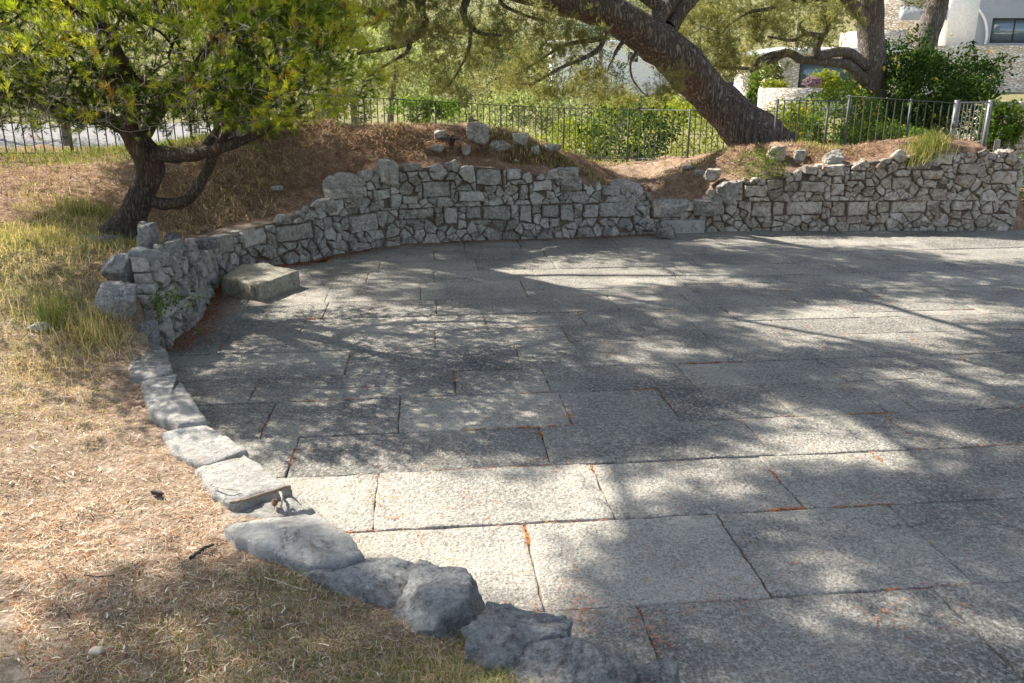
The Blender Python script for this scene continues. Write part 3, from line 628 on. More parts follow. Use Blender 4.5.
# seat and step blocks against the walls
def block(pts, z, thick, label, mat, tone, seed, name='stone_step'):
    return slab_px(name, pts, z, thick, label, mat, tone, .012, .025, None, seed, 'stone step', .005)
block([(221, 277), (258, 284), (299, 270), (264, 263), (240, 264)], .19, .26, 'yellowish rectangular stone step block standing against the left of the curved wall', 'block', .5, 11)
block([(660, 221), (705, 220), (701, 215), (664, 216)], .2, .26, 'pale grey stone step block in front of the gap between the two walls', 'kerb', .6, 12)
o_ = rock('rock', (2.25, 12.45, .1), (.28, .35, .26), 52, 'dark rough rock tucked behind the left end of the far step block', 'rock', mat='wall', tone=.1, rough=.1)
for px, w_, lb, sd, tn in ((672, .62, 'long dark capstone laid across the path gap in the low wall', 61, .3), (707, .42, 'square dark capstone right of the long one in the path gap', 62, .25)):
    c = at(px, 211, 12.85); rock('capstone', (c[0], 12.93, .36), (w_, .34, .26), sd, lb, 'capstone', mat='wall', tone=tn, sub=5, rough=.04, planes=4)
# small loose stones
GL = 'small loose stones on the mounds'; k = 0
proto = [None, None, None]
for i in range(36):
    if i < 18: x, y = R.uniform(-3.3, 1.3), R.uniform(12.4, 13.6)
    else: x, y = R.uniform(2.9, 7.5), R.uniform(13.35, 14.3)
    if i >= 31: x, y = R.uniform(-3.9, -3.2), R.uniform(9.2, 11.6)
    s_ = R.uniform(.03, .075); v_ = i % 3; side = 'left mound' if i < 18 else ('right mound' if i < 31 else 'x')
    if proto[v_] is None:
        mb = MB(); rock_mesh(mb, (0, 0, 0), (1, .8, .6), 200 + v_, 3, 9, .08, .75); o = mb.build('loose_stone', M['wallwarm' if v_ == 2 else 'kerb'], smooth=True, origin=(0, 0, 0)); proto[v_] = o
    else: o = proto[v_].copy(); COL.objects.link(o)
    o.location = (x, y, H1(x, y) + .01); o.scale = (s_, s_, s_); o.rotation_euler = (0, 0, R.uniform(0, 6))
    lb = {'left mound': 'small pale loose stone lying on the mound above the curved wall', 'right mound': 'small pale loose stone lying on the mound above the right wall', 'x': 'small pale loose stone in needle litter between the small pine and the mound'}[side]
    tag(o, lb, 'stone', {'left mound': 'loose stones on the left mound', 'right mound': 'loose stones on the right mound', 'x': 'loose stones by the small pine'}[side])
p_ = onterr(97, 657); rock('pebble', (p_[0], p_[1], p_[2] + .012), (.05, .04, .035), 77, 'round cream pebble in the dry litter at the bottom left', 'pebble', mat='cream', tone=.95, sub=3, rough=.03)
p_ = onterr(157, 497); rock('bark_chip', (p_[0], p_[1], p_[2] + .02), (.075, .03, .028), 78, 'dark oval bark chip lying in sunlit litter left of the kerb', 'bark chip', mat='deadwood', sub=3, rough=.05, rz=-.2)
p_ = onterr(40, 330); rock('pebble', (p_[0], p_[1], p_[2] + .02), (.16, .1, .08), 79, 'white stone among the tall grass tufts at the left', 'stone', mat='kerb', tone=.8, sub=3)
def stick(name, pts, r0, r1, label, mat, cat='stick', sd=1):
    mb = MB(); P = spline(pts, 14); n = len(P); P = P + NR.normal(0, r0 * .25, P.shape); tube(mb, P, np.linspace(r0, r1, n) * (1 + .25 * NR.normal(size=n) * .5), 7, .5, .2, seed=sd)
    o = mb.build(name, M[mat], smooth=True, origin=tuple(float(a) for a in P[0])); return tag(o, label, cat)
def gz(px, py, up=.01): q = onterr(px, py); q[2] += up; return q
stick('bark_stick', [gz(192, 561, .012), gz(202, 555, .022), gz(214, 550, .02)], .009, .007, 'short thick black stick at the edge of the shaded grass', 'deadwood')
stick('dead_stick', [gp(230, 503, .2), gp(255, 497, .215), (gp(290, 487, .21))], .008, .011, 'long brown dead stick lying across the broken kerb stone', 'stickwood')
stick('dead_stick', [gp(277, 489, .19), gp(282, 497, .175), gp(281, 508, .14)], .007, .005, 'short pale curved stick leaning beside the small pine cone', 'palewood')
stick('twig', [gp(213, 486, .2), gp(226, 489, .21), gp(240, 490, .2)], .004, .003, 'thin reddish twig on the pale kerb stone edge', 'palewood')
stick('twig', [gz(265, 583, .02), gz(278, 590, .03), gz(305, 597, .02)], .003, .002, 'thin grey twig lying in the shaded grass', 'palewood')
stick('twig', [gz(85, 578, .012), gz(100, 580, .016), gz(115, 578, .012)], .003, .002, 'thin dark twig in sunlit litter at the lower left', 'deadwood')
c = gp(275, 506, .14); root = empty('pine_cone', c); tag(root, 'small brown pine cone in the broken kerb hollow by the sticks', 'pine cone'); mb = MB(); rock_mesh(mb, c + np.array([0, 0, .016]), (.03, .03, .042), 5, 3, 8, .04); mb.build('core', M['cone_scale'], root, smooth=True)
mb = MB()
for k in range(60):
    a = k * 2.4; h = k / 60; r = .019 * sin(pi * (.15 + .8 * h)); d = np.array([cos(a), sin(a), 0]); s_ = np.array([-sin(a), cos(a), 0]); b0 = c + np.array([0, 0, .038 * h]); e0 = b0 + d * r
    mb.add([b0 - s_ * .004, b0 + s_ * .004, e0 + s_ * .003 + (0, 0, .003), e0 - s_ * .003 + (0, 0, .003)], [(0, 1, 2, 3)])
mb.build('scales', M['cone_scale'], root)

# ------------------------------------------------------------------ fences and gate
def fence(label, pts, ztop, hgt, sp, post_every, group=None, name='metal_fence', mat='fence_metal', grp='metal railings behind the mounds'):
    P = np.array([p_[:2] for p_ in pts], float); S = poly_len(P); L = S[-1]; root = empty(name, (*P[0], ztop[0] - hgt)); tag(root, label, 'fence', grp)
    zt = lambda s_: np.interp(s_, S, ztop); xy = lambda s_: np.array([np.interp(s_, S, P[:, 0]), np.interp(s_, S, P[:, 1])])
    og = np.array(root.location)
    for dz, nm, w_ in ((0, 'top_rail', .02), (-hgt + .07, 'bottom_rail', .014)):
        mb = MB()
        for a, b_ in zip(range(len(P) - 1), range(1, len(P))):
            A = np.array([*P[a], ztop[a] + dz]); B = np.array([*P[b_], ztop[b_] + dz]); d = B - A; Ln = np.linalg.norm(d); d /= Ln; n_ = np.array([-d[1], d[0], 0]); n_ /= np.linalg.norm(n_); u = np.cross(d, n_)
            V_ = [A + t_ * d * Ln + s1 * n_ * w_ + s2 * u * .007 for t_ in (0, 1) for s1 in (-1, 1) for s2 in (-1, 1)]
            mb.add(V_, [(0, 1, 3, 2), (4, 6, 7, 5), (0, 4, 5, 1), (2, 3, 7, 6), (0, 2, 6, 4), (1, 5, 7, 3)])
        mb.build(nm, M[mat], root)
    mp_ = MB(); tube(mp_, [(0, 0, -hgt + .075), (0, 0, -.01)], [.0095, .0095], 6); pk = None; s_ = sp * .5; post = None; k = 0
    while s_ < L:
        x, y = xy(s_); isp = (k % post_every == 0)
        if isp:
            if post is None: m2 = MB(); m2.box(-.017, .017, -.017, .017, -hgt - .1, .02); post = m2.build('post', M[mat], root, origin=(0, 0, 0)); o = post
            else: o = post.copy(); COL.objects.link(o); o.parent = root
        else:
            if pk is None: pk = mp_.build('picket', M[mat], root, origin=(0, 0, 0)); o = pk
            else: o = pk.copy(); COL.objects.link(o); o.parent = root
        o.location = (x - og[0], y - og[1], float(zt(s_)) - og[2]); s_ += sp; k += 1
    return root
fence('long dark metal railing behind the small pine at the left', [(-9.5, 11.2), (-6.95, 12.6), (-4.8, 13.6), (-2.51, 14.6)], [2.2, 2.14, 2.08, 1.96], 1.0, .12, 14)
fence('dark metal railing behind the middle mound and the path gap', [(-2.51, 14.6), (-.22, 16), (1.0, 16.6), (2.47, 17), (4.55, 15.2)], [1.955, 1.79, 1.72, 1.68, 1.71], .99, .12, 11)
a_ = at(774, 100, 15.1); b_ = at(845, 101, 14.9); c_ = at(846, 96, 14.9); d_ = at(957, 103, 14.7)
fence('short metal railing right of the leaning trunk, set a step higher', [a_, b_], [a_[2], b_[2]], .95, .12, 7)
fence('metal railing in front of the big dark bush, ending at the gate', [c_, d_], [c_[2], d_[2]], 1.0, .125, 8)
# the gate
g0 = at(957, 102, 14.7); g1 = at(990, 106, 14.9); root = empty('metal_gate', (g0[0], g0[1], g0[2] - .98)); tag(root, 'pale metal gate of close vertical bars at the right end of the railing', 'gate')
d = g1 - g0; L = np.hypot(d[0], d[1]); dr = np.array([d[0], d[1], 0]) / L
for nm, s_ in (('gate_post', 0.), ('gate_post', L)):
    q = g0 + dr * s_; mb = MB(); mb.box(q[0] - .03, q[0] + .03, q[1] - .03, q[1] + .03, g0[2] - 1.05, g0[2] + .03); mb.build(nm, M['gate_metal'], root)
mb = MB()
for zz in (g0[2] - .01, g0[2] - .85):
    A = g0 + dr * .03; B = g0 + dr * (L - .03); tube(mb, [(A[0], A[1], zz), (B[0], B[1], zz)], [.014, .014], 6)
mb.build('gate_frame', M['gate_metal'], root)
for k in range(1, 9):
    q = g0 + dr * (L * k / 9); mb = MB(); tube(mb, [(q[0], q[1], g0[2] - .86), (q[0], q[1], g0[2] - .01)], [.008, .008], 6); mb.build('gate_bar', M['gate_metal'], root)
mb = MB(); mb.box(g0[0] - .05, g0[0] + .05, g0[1] - .045, g0[1] - .03, g0[2] - .42, g0[2] - .3); mb.build('lock', M['gate_metal'], root)
q = at(994, 160, 14.2); mb = MB(); tube(mb, [(q[0], q[1], q[2] - .3), (q[0] + .01, q[1], q[2] + .32)], [.05, .045], 8, rough=.1); tag(mb.build('wooden_post', M['wood_post'], origin=tuple(q)), 'short weathered wooden post beyond the gate by the right wall end', 'post')

# ------------------------------------------------------------------ foliage and tree tools
def tufts(n_needles, ln, wd, spread=1.1):
    out = []
    for _ in range(8):
        V_ = []
        for k in range(n_needles):
            a = NR.uniform(0, 2 * pi); th = NR.uniform(.15, spread); d = np.array([sin(th) * cos(a), sin(th) * sin(a), cos(th)]); b0 = np.array([0, 0, NR.uniform(-.4, .35) * ln])
            s_ = np.cross(d, NR.normal(size=3)); s_ /= np.linalg.norm(s_); l_ = ln * NR.uniform(.7, 1.1)
            V_ += [b0 - s_ * wd / 2, b0 + s_ * wd / 2, b0 + d * l_]
        out.append(np.array(V_))
    return out
def place_tufts(mb, P, D, protos, sc, tone):
    """P positions, D directions"""
    D = D / (np.linalg.norm(D, axis=1)[:, None] + 1e-9); a = NR.normal(size=D.shape); U = np.cross(D, a); U /= np.linalg.norm(U, axis=1)[:, None] + 1e-9; W_ = np.cross(D, U)
    which = NR.integers(0, len(protos), len(P))
    for k, pr in enumerate(protos):
        i = np.where(which == k)[0]
        if not len(i): continue
        V_ = P[i, None] + sc[i, None, None] * (pr[None, :, 0:1] * U[i, None] + pr[None, :, 1:2] * W_[i, None] + pr[None, :, 2:3] * D[i, None])
        m_ = len(pr); f = np.arange(len(i) * m_).reshape(-1, 3); tn = np.repeat(tone[i], m_) + np.tile(np.repeat(NR.normal(0, .06, m_ // 3), 3), len(i)); mb.add(V_.reshape(-1, 3), f, np.clip(tn, 0, 1))
def leaves(mb, P, size, tone, up=.5):
    n = len(P); d = NR.normal(size=(n, 3)); d[:, 2] += up * 0; d /= np.linalg.norm(d, axis=1)[:, None]; a = NR.normal(size=(n, 3)); a[:, 2] += up; s_ = np.cross(d, a); s_ /= np.linalg.norm(s_, axis=1)[:, None] + 1e-9
    L = size * NR.uniform(.6, 1.3, n); L = L[:, None]
    V_ = np.stack([P - d * L * .5, P + s_ * L * .28, P + d * L * .5, P - s_ * L * .28], 1).reshape(-1, 3)
    mb.add(V_, np.arange(n * 4).reshape(-1, 4), np.repeat(np.clip(tone, 0, 1), 4))
class Skel:
    def __init__(s): s.P = np.zeros((0, 3)); s.r = np.zeros(0)
    def limb(s, mb, pts, r0, r1, seg=8, n=None, rough=.12, tone=.5, rad=None):
        pts = np.array(pts, float); n = n or max(4, int(poly_len(pts[:, :2])[-1] * 2 + abs(pts[-1, 2] - pts[0, 2]) * 2) + 4)
        Q = spline(pts, n); jt = np.c_[fbm(Q * 2.1, 3, 2), fbm(Q * 2.1 + 9, 4, 2), fbm(Q * 2.1 + 5, 6, 2)] * min(.35 * max(r0, r1, .02), .06); jt[0] = 0; Q = Q + jt
        rr = np.linspace(r0, r1, n) if rad is None else np.interp(np.linspace(0, 1, n), np.linspace(0, 1, len(rad)), rad)
        tube(mb, Q, rr, seg, tone, rough, seed=R.randrange(999)); s.P = np.vstack([s.P, Q]); s.r = np.r_[s.r, rr]; return Q
    def grow(s, mb, targets, r0, r1, seg=4, n=5, wob=.12, tone=.5, sag=0.):
        ds = []
        tg = np.array(targets); o_ = np.argsort([((s.P - q) ** 2).sum(1).min() for q in tg]); dirs = np.zeros_like(tg)
        for i in o_:
            q = tg[i]; d2 = ((s.P - q) ** 2).sum(1); j_ = int(np.argmin(d2)); a = s.P[j_]; L = sqrt(d2[j_]); mid_ = (a + q) / 2 + NR.normal(0, wob * L, 3); mid_[2] -= sag * L
            Q = spline([a, mid_, q], n); rr = np.linspace(min(r0, s.r[j_]), r1, n)
            tube(mb, Q, rr, seg, tone if np.isscalar(tone) else NR.uniform(*tone), 0, cap=False); s.P = np.vstack([s.P, Q[1:]]); s.r = np.r_[s.r, rr[1:]]; dirs[i] = Q[-1] - Q[-2]
        return dirs

# ---- the small bushy pine at the left
TX, TY = -3.89, 8.5; TZ = H1(TX, TY)
root = empty('small_pine', (TX, TY, TZ)); tag(root, 'small bushy pine with a crooked dark trunk and bright yellow-green needles at the left', 'pine tree')
tr = MB(); sk_ = Skel()
A = lambda px, py, dy=0.: at(px, py, 8.5 + dy)
sk_.limb(tr, [A(122, 240), A(130, 218), A(141, 196), A(148, 175), A(147, 158), A(138, 142), A(128, 128)], 0, 0, 18, 40, .22, rad=[.23, .145, .125, .13, .13, .115, .1])
sk_.limb(tr, [A(148, 172), A(160, 156, -.1), A(178, 158, -.3), A(200, 155, -.5), A(225, 148, -.7), A(262, 130, -.9), A(300, 110, -1.)], .085, .03, 12, 30, .15)
sk_.limb(tr, [A(148, 200), A(165, 205, -.1), A(182, 203, -.2), A(196, 190, -.3), A(206, 172, -.4), A(214, 156, -.5)], .06, .045, 12, 22, .18)
sk_.limb(tr, [A(128, 130), A(100, 118, .1), A(60, 112, .3), A(20, 100, .4), A(-40, 70, .5)], .08, .03, 10, 20, .15)
sk_.limb(tr, [A(130, 132), A(135, 100, -.3), A(120, 60, -.8), A(100, 30, -1.2)], .08, .03, 10, 16, .15)
sk_.limb(tr, [A(140, 145), A(160, 110, .2), A(190, 70, .2), A(230, 20, .3)], .07, .03, 10, 16, .15)
sk_.limb(tr, [A(132, 135), A(125, 90, .4), A(110, 40, .8), A(90, -10, 1.)], .07, .03, 10, 16, .15)
sk_.limb(tr, [A(214, 156, -.5), A(230, 130, -.8), A(270, 100, -1.1)], .045, .02, 8, 12, .15)
sk_.limb(tr, [A(200, 155, -.5), A(230, 120, .2), A(290, 90, .5), A(340, 60, .6)], .05, .02, 8, 14, .15)
CC = np.array([-3.45, 7.95, 2.5]); CR = np.array([2.15, 1.75, .98])
def crown_pts(n, lo, hi, c=CC, r=CR, zmin=-.72, lump=.18, seed=3):
    out = []
    while len(out) < n:
        d = NR.normal(size=(n, 3)); d /= np.linalg.norm(d, axis=1)[:, None]; q = d * (NR.uniform(lo ** 3, hi ** 3, n) ** (1 / 3))[:, None]
        q *= (1 + lump * fbm(d * 2.3, seed, 3))[:, None]; q = q[q[:, 2] > zmin]; out += list(c + q * r)
    return np.array(out[:n])
tw = MB()
sk_.grow(tr, crown_pts(45, .3, .75), .03, .012, 6, 7, .12)
sk_.grow(tw, crown_pts(330, .4, .92), .011, .005, 5, 6, .14, (.2, .9))
LOW = crown_pts(260, .55, 1.0); LOW = LOW[LOW[:, 2] < CC[2] - .25]; sk_.grow(tw, LOW, .006, .002, 4, 6, .2, (.3, 1))
tips = np.vstack([crown_pts(5200, .55, 1.03, lump=.22), crown_pts(420, .3, 1, A(300, 92, -1.2), np.array([.7, .6, .28])), crown_pts(380, .3, 1, A(60, 88, -.6), np.array([.9, .8, .22])), crown_pts(300, .3, 1, A(190, 98, -1.1), np.array([.7, .5, .2])), crown_pts(200, .3, 1, A(255, 114, -1.0), np.array([.5, .5, .15]))])
dr_ = sk_.grow(tw, tips, .0035, .0018, 3, 4, .16, (.2, 1.))
tr.build('trunk', M['barkdark'], root, smooth=True); tw.build('twigs', M['twig'], root)
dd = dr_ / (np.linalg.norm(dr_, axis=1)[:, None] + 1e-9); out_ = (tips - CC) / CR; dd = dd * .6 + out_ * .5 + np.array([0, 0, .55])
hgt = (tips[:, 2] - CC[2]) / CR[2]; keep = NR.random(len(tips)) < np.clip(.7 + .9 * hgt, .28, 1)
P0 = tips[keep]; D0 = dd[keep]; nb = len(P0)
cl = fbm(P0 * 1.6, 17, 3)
rr_ = np.minimum(1.02, np.sqrt((((P0 - CC) / CR) ** 2).sum(1))); tone = np.clip(.36 + .3 * cl + .1 * hgt[keep] + 2.0 * (rr_ - .84) + NR.normal(0, .16, nb), 0, .86); rs = NR.random(nb); tone = np.where(rs < .009, NR.uniform(.93, 1, nb), tone)  # outer tufts pale as new growth; darker inner tone paints crown shade
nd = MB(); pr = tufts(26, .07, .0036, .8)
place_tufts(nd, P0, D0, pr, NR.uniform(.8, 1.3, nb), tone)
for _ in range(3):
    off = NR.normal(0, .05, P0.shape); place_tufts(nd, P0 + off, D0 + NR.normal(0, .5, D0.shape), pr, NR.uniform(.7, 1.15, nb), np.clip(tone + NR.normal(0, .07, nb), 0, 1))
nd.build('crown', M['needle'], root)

# ---- desired sun and shade over the ground (world polygons), used to place unseen overhead foliage that casts it
def W2(L_, z=0.): return [tuple(gp(*q, z)[:2]) for q in L_]
LIT = [W2([(320, 505), (375, 472), (450, 462), (560, 458), (640, 470), (700, 480), (640, 500), (560, 506), (545, 540), (600, 590), (560, 606), (440, 592), (380, 555)]),
       W2([(-400, 330), (-100, 290), (0, 262), (110, 300), (150, 345), (215, 405), (300, 480), (335, 520), (320, 545), (240, 545), (150, 560), (95, 620), (140, 700), (-500, 720)], .15),
       W2([(820, 239), (1100, 236), (1300, 262), (1024, 262), (930, 252)]), W2([(245, 318), (330, 296), (420, 318), (400, 345), (300, 335)]), W2([(600, 478), (740, 470), (760, 520), (690, 500), (600, 490)]),
       W2([(780, 440), (900, 430), (960, 455), (860, 462)]), W2([(640, 600), (1000, 590), (1010, 600), (660, 612)]), W2([(450, 268), (620, 262), (760, 282), (600, 284)]), W2([(700, 318), (900, 300), (1010, 318), (820, 345)])]
DARK = [W2([(575, 520), (650, 498), (760, 515), (800, 560), (740, 590), (620, 585)]), W2([(165, 570), (260, 548), (340, 560), (500, 690), (150, 700)], .15), W2([(200, 400), (560, 380), (560, 430), (300, 465)]), W2([(760, 540), (960, 530), (960, 575), (800, 585)]),
        W2([(600, 620), (1000, 610), (1024, 700), (650, 700)]), W2([(335, 560), (440, 575), (560, 620), (680, 690), (500, 700), (380, 620)], .2)]
def want(g):
    p_ = np.full(len(g), .72) + .25 * fbm(np.c_[g * 1.1, g[:, 0] * 0], 21, 2)
    p_ = np.where(np.hypot(g[:, 0] - CC[0] + SD[0] * CC[2], g[:, 1] - CC[1] + SD[1] * CC[2]) < 2.0, .12, p_)
    for a in DARK[:2] + DARK[3:]: p_ = np.where(inpoly(g, a), .95, p_)
    for a in LIT: p_ = np.where(inpoly(g, a), 0., p_)
    p_ = np.where(g[:, 1] > 11.6, p_ * .12, p_); p_ = np.where(inpoly(g, DARK[5]), .6, p_)
    for a in (DARK[0], DARK[3]): p_ = np.where(inpoly(g, a), .97, p_)
    return p_
def shade_clumps(n, xr, yr, hr, margin=.22):
    g = np.c_[NR.uniform(*xr, n), NR.uniform(*yr, n)]; h = NR.uniform(*hr, n); ok = NR.random(n) < want(g)
    dk = np.zeros(n, bool)
    for L_ in (DARK[0], DARK[3]): dk |= inpoly(g, L_)
    for a in range(8):
        gg = g + margin * np.array([cos(a * pi / 4), sin(a * pi / 4)])
        for L_ in LIT: ok &= ~inpoly(gg, L_) | dk
    g, h = g[ok], h[ok]; k = h / math.tan(SUNEL); return np.c_[g[:, 0] + SD[0] * k, g[:, 1] + SD[1] * k, h], g
OV, OG = shade_clumps(1900, (-4, 11.5), (.8, 13.2), (5.6, 8.2))
el = (OV[:, 2] - EYE) / np.hypot(OV[:, 0], OV[:, 1]); OV = OV[(el > .22) | (OV[:, 1] < 0)]
tall = OV[:, 0] < -1.2; OVt = OV[tall]; OVl = OV[~tall]
bigpr = tufts(18, .14, .012, 1.25)
def overhead(nd, tw, sk, C_, per=66, rad=.33):
    sk.grow(tw, C_, .032, .01, 5, 6, .12, .2)
    P_ = np.repeat(C_, per, 0) + NR.normal(0, 1, (len(C_) * per, 3)) * np.array([rad, rad, rad * .5]) * .62; n = len(P_)
    D_ = NR.normal(size=(n, 3)) * .7 + np.array([0, 0, .7]); place_tufts(nd, P_, D_, bigpr, NR.uniform(.8, 1.25, n), NR.uniform(.2, .8, n))

# ---- the tall pine behind the small one; its unseen crown is laid out to shade the terrace
root = empty('tall_pine', (-3.95, 12.6, H1(-3.95, 12.6))); tag(root, 'tall pine whose trunk rises out of the picture behind the small bushy pine', 'pine tree')
tr = MB(); tw = MB(); nd = MB(); sk_ = Skel()
sk_.limb(tr, [(-3.98, 12.6, 1.0), (-3.95, 12.6, 2.2), (-3.9, 12.5, 3.6), (-3.95, 12.2, 5.2), (-4.2, 11.6, 6.8)], 0, 0, 20, 40, .1, rad=[.36, .28, .26, .22, .17])
for e in [[(-3.9, 12.4, 4.2), (-3, 11.6, 5.4), (-2, 10.6, 6.3), (-1, 9.8, 6.8), (.2, 9.4, 7)], [(-4, 12, 5.4), (-4.6, 10, 6.5), (-5, 8, 7), (-5.2, 6, 7.)], [(-4, 12.1, 5.2), (-3.2, 10, 6.6), (-3.2, 8, 7.1), (-3.6, 6.2, 7.1), (-3.4, 5, 7.2)],
          [(-4.2, 11.6, 6.6), (-6, 10.5, 7.2), (-7.5, 8.5, 7.3)], [(-3.9, 12.4, 4.6), (-2.6, 13, 5.8), (-1.4, 13.2, 6.5)], [(-2, 10.6, 6.3), (-1.6, 9, 6.8), (-1.8, 7.6, 7)]]: sk_.limb(tr, e, .055, .02, 9, 24, .12)
overhead(nd, tw, sk_, OVt); tr.build('trunk', M['bark'], root, smooth=True); tw.build('twigs', M['twig'], root); nd.build('crown', M['olive'], root)

# ---- the great leaning pine
root = empty('leaning_pine', (4.5, 16.5, H1(4.5, 16.5))); tag(root, 'great leaning pine with a thick furrowed trunk slanting up to the left behind the railing', 'pine tree')
tr = MB(); tw = MB(); nd = MB(); sk_ = Skel(); A = at
LP = [(772, 158, 16.6), (754, 138, 16.6), (734, 116, 16.6), (710, 94, 16.5), (682, 64, 16.3), (648, 36, 16), (610, 13, 15.7), (570, -1, 15.4), (520, -14, 15), (440, -42, 14.4), (350, -62, 13.8), (250, -75, 13.2)]
sk_.limb(tr, [A(*q) for q in LP], 0, 0, 26, 110, .13, rad=[.6, .5, .42, .385, .37, .34, .29, .28, .25, .2, .15, .09])
def limb_px(pts, r0, r1, seg=8, rough=.12): return sk_.limb(tr, [A(*q) for q in pts], r0, r1, seg, max(8, len(pts) * 5), rough)
limb_px([(650, 40, 16), (660, 14, 16.2), (676, -6, 16.5), (700, -50, 16.8), (730, -120, 17)], .19, .1, 14)
limb_px([(668, 30, 16.2), (686, 6, 16.4), (700, -8, 16.6), (740, -40, 17)], .15, .08, 12)
limb_px([(662, 8, 16.3), (640, -8, 16), (610, -30, 15.5)], .13, .06, 10)
# hanging branches left of the trunk
limb_px([(612, 22, 15.5), (604, 36, 15.3), (598, 50, 15.2), (578, 60, 15), (556, 70, 14.8), (530, 84, 14.6)], .06, .02)
limb_px([(604, 38, 15.3), (585, 42, 15.2), (562, 46, 15), (542, 58, 14.8), (520, 72, 14.6), (495, 78, 14.4)], .045, .015)
limb_px([(628, 34, 15.7), (618, 48, 15.5), (612, 60, 15.4), (607, 72, 15.2)], .045, .015); limb_px([(636, 52, 15.8), (630, 62, 15.6), (632, 78, 15.5), (642, 92, 15.4)], .035, .012)
# contorted branches at the top left
limb_px([(440, -42, 14.4), (425, -15, 14), (419, 8, 13.7), (424, 24, 13.5), (412, 38, 13.4), (398, 46, 13.2), (376, 50, 13), (356, 53, 12.9)], .1, .02, 10)
limb_px([(410, 40, 13.4), (406, 52, 13.3), (392, 62, 13.2), (376, 72, 13.1)], .04, .015)
limb_px([(425, -15, 14), (400, 4, 13.6), (382, 14, 13.3), (362, 10, 13), (335, 4, 12.7), (305, -2, 12.5)], .08, .03, 10); limb_px([(382, 14, 13.3), (372, 24, 13.2), (350, 24, 13), (330, 18, 12.8)], .04, .015)
limb_px([(480, -28, 14.6), (466, 0, 14.2), (464, 18, 14), (478, 32, 13.9), (500, 36, 13.8)], .08, .02, 10); limb_px([(470, 30, 14), (468, 50, 13.9), (460, 68, 13.8), (450, 84, 13.7)], .035, .012)
limb_px([(350, -62, 13.8), (330, -30, 13.2), (300, 2, 12.7), (290, 14, 12.5), (272, 24, 12.3)], .08, .02, 10)
limb_px([(520, -14, 15), (500, 0, 14.6), (520, 14, 14.4), (548, 22, 14.3)], .05, .015)
for e in [[(0, 14.9, 4.3), (.8, 13, 5.6), (1.6, 11, 6.4), (2.4, 9, 6.9)], [(3, 16.8, 4.6), (3.6, 14.5, 6), (4.3, 12.2, 6.9), (5, 10, 7.2)], [(3.6, 17, 5.6), (6, 15.5, 6.8), (8, 13.8, 7.4), (9.5, 12.5, 7.5)],
          [(-1.4, 14.4, 4.4), (-1.2, 12.6, 5.6), (-.8, 11, 6.3), (-.4, 9.2, 6.8)], [(1.6, 11, 6.4), (3, 9.6, 6.9), (3.6, 8, 7.1)], [(3.6, 14.5, 6), (1.9, 14, 6.8), (.6, 13.6, 7.2)], [(3.6, 17, 5.6), (3.2, 18.5, 7), (4.5, 19.5, 8)],
          [(-.4, 15, 4.1), (.6, 14, 4.5), (1.8, 12.4, 4.9), (3.2, 11, 5.2)], [(4.3, 12.2, 6.9), (6.5, 11.5, 7.2), (8, 10.4, 7.4)]]: sk_.limb(tr, e, .085, .03, 9, 26, .12)
overhead(nd, tw, sk_, OVl)  # unseen foliage added above the view to cast the terrace shade
# the foliage seen in the picture, hanging in loose sprays
def sprays(sk, nd, tw, bl, per=26, protos=None, tn=(.3, .9), twig_tone=(.1, .5), gap=.5):
    protos = protos or tufts(13, .085, .0065, 1.2)
    for (px, py, Y, rx, rz, dens) in bl:
        c = at(px, py, Y); n = int(per * 1.5 * dens * rx * rz / .12); d = NR.normal(size=(n * 3, 3)); d /= np.linalg.norm(d, axis=1)[:, None]; q = d * (NR.random(n * 3) ** .4)[:, None] * np.array([rx, rx * .9, rz]) + c
        q = q[fbm(q * 2.6, 31, 3) > -gap + .35][:n]
        if len(q) < 3: continue
        sub = q[NR.choice(len(q), max(3, len(q) // 9), replace=False)]; sk.grow(tw, sub, .012, .004, 4, 5, .14, twig_tone, -.04)
        dq = sk.grow(tw, q, .004, .002, 3, 4, .14, twig_tone); k_ = 6
        P_ = np.repeat(q, k_, 0) + NR.normal(0, .05, (len(q) * k_, 3)); D_ = np.repeat(dq / (np.linalg.norm(dq, axis=1)[:, None] + 1e-9), k_, 0) + NR.normal(0, .4, P_.shape) + np.array([0, 0, .5]); n2 = len(P_)
        place_tufts(nd, P_, D_, protos, NR.uniform(.75, 1.25, n2), np.clip(NR.uniform(*tn, n2) + .25 * fbm(P_ * 1.5, 4, 2), 0, 1))
sprays(sk_, nd, tw, [(290, 5, 12.6, .7, .35, 1), (345, 22, 12.9, .6, .35, 1), (395, 30, 13.2, .6, .4, 1), (440, 15, 13.6, .7, .4, 1), (480, 40, 13.8, .6, .4, 1), (430, 62, 13.6, .5, .35, 1), (520, 25, 14.3, .7, .45, 1), (545, 62, 14.6, .6, .35, 1),
    (505, 78, 14.5, .55, .3, 1), (560, 88, 14.8, .6, .28, 1), (600, 92, 15.2, .6, .26, 1), (640, 95, 15.4, .55, .25, 1), (575, 30, 15, .6, .35, 1), (590, 74, 15, .45, .28, .8), (460, 90, 13.8, .45, .25, .9), (385, 75, 13.1, .4, .25, .8),
    (330, -20, 13, .9, .5, 1), (420, -20, 14, .9, .4, 1), (670, 78, 15.6, .45, .3, .7), (690, 12, 17.2, .8, .5, 1), (740, 10, 17.4, .9, .5, 1), (715, 50, 17.4, .7, .4, 1)], 26)
tr.build('trunk', M['bark'], root, smooth=True); tw.build('twigs', M['twig'], root); nd.build('crown', M['olive'], root)

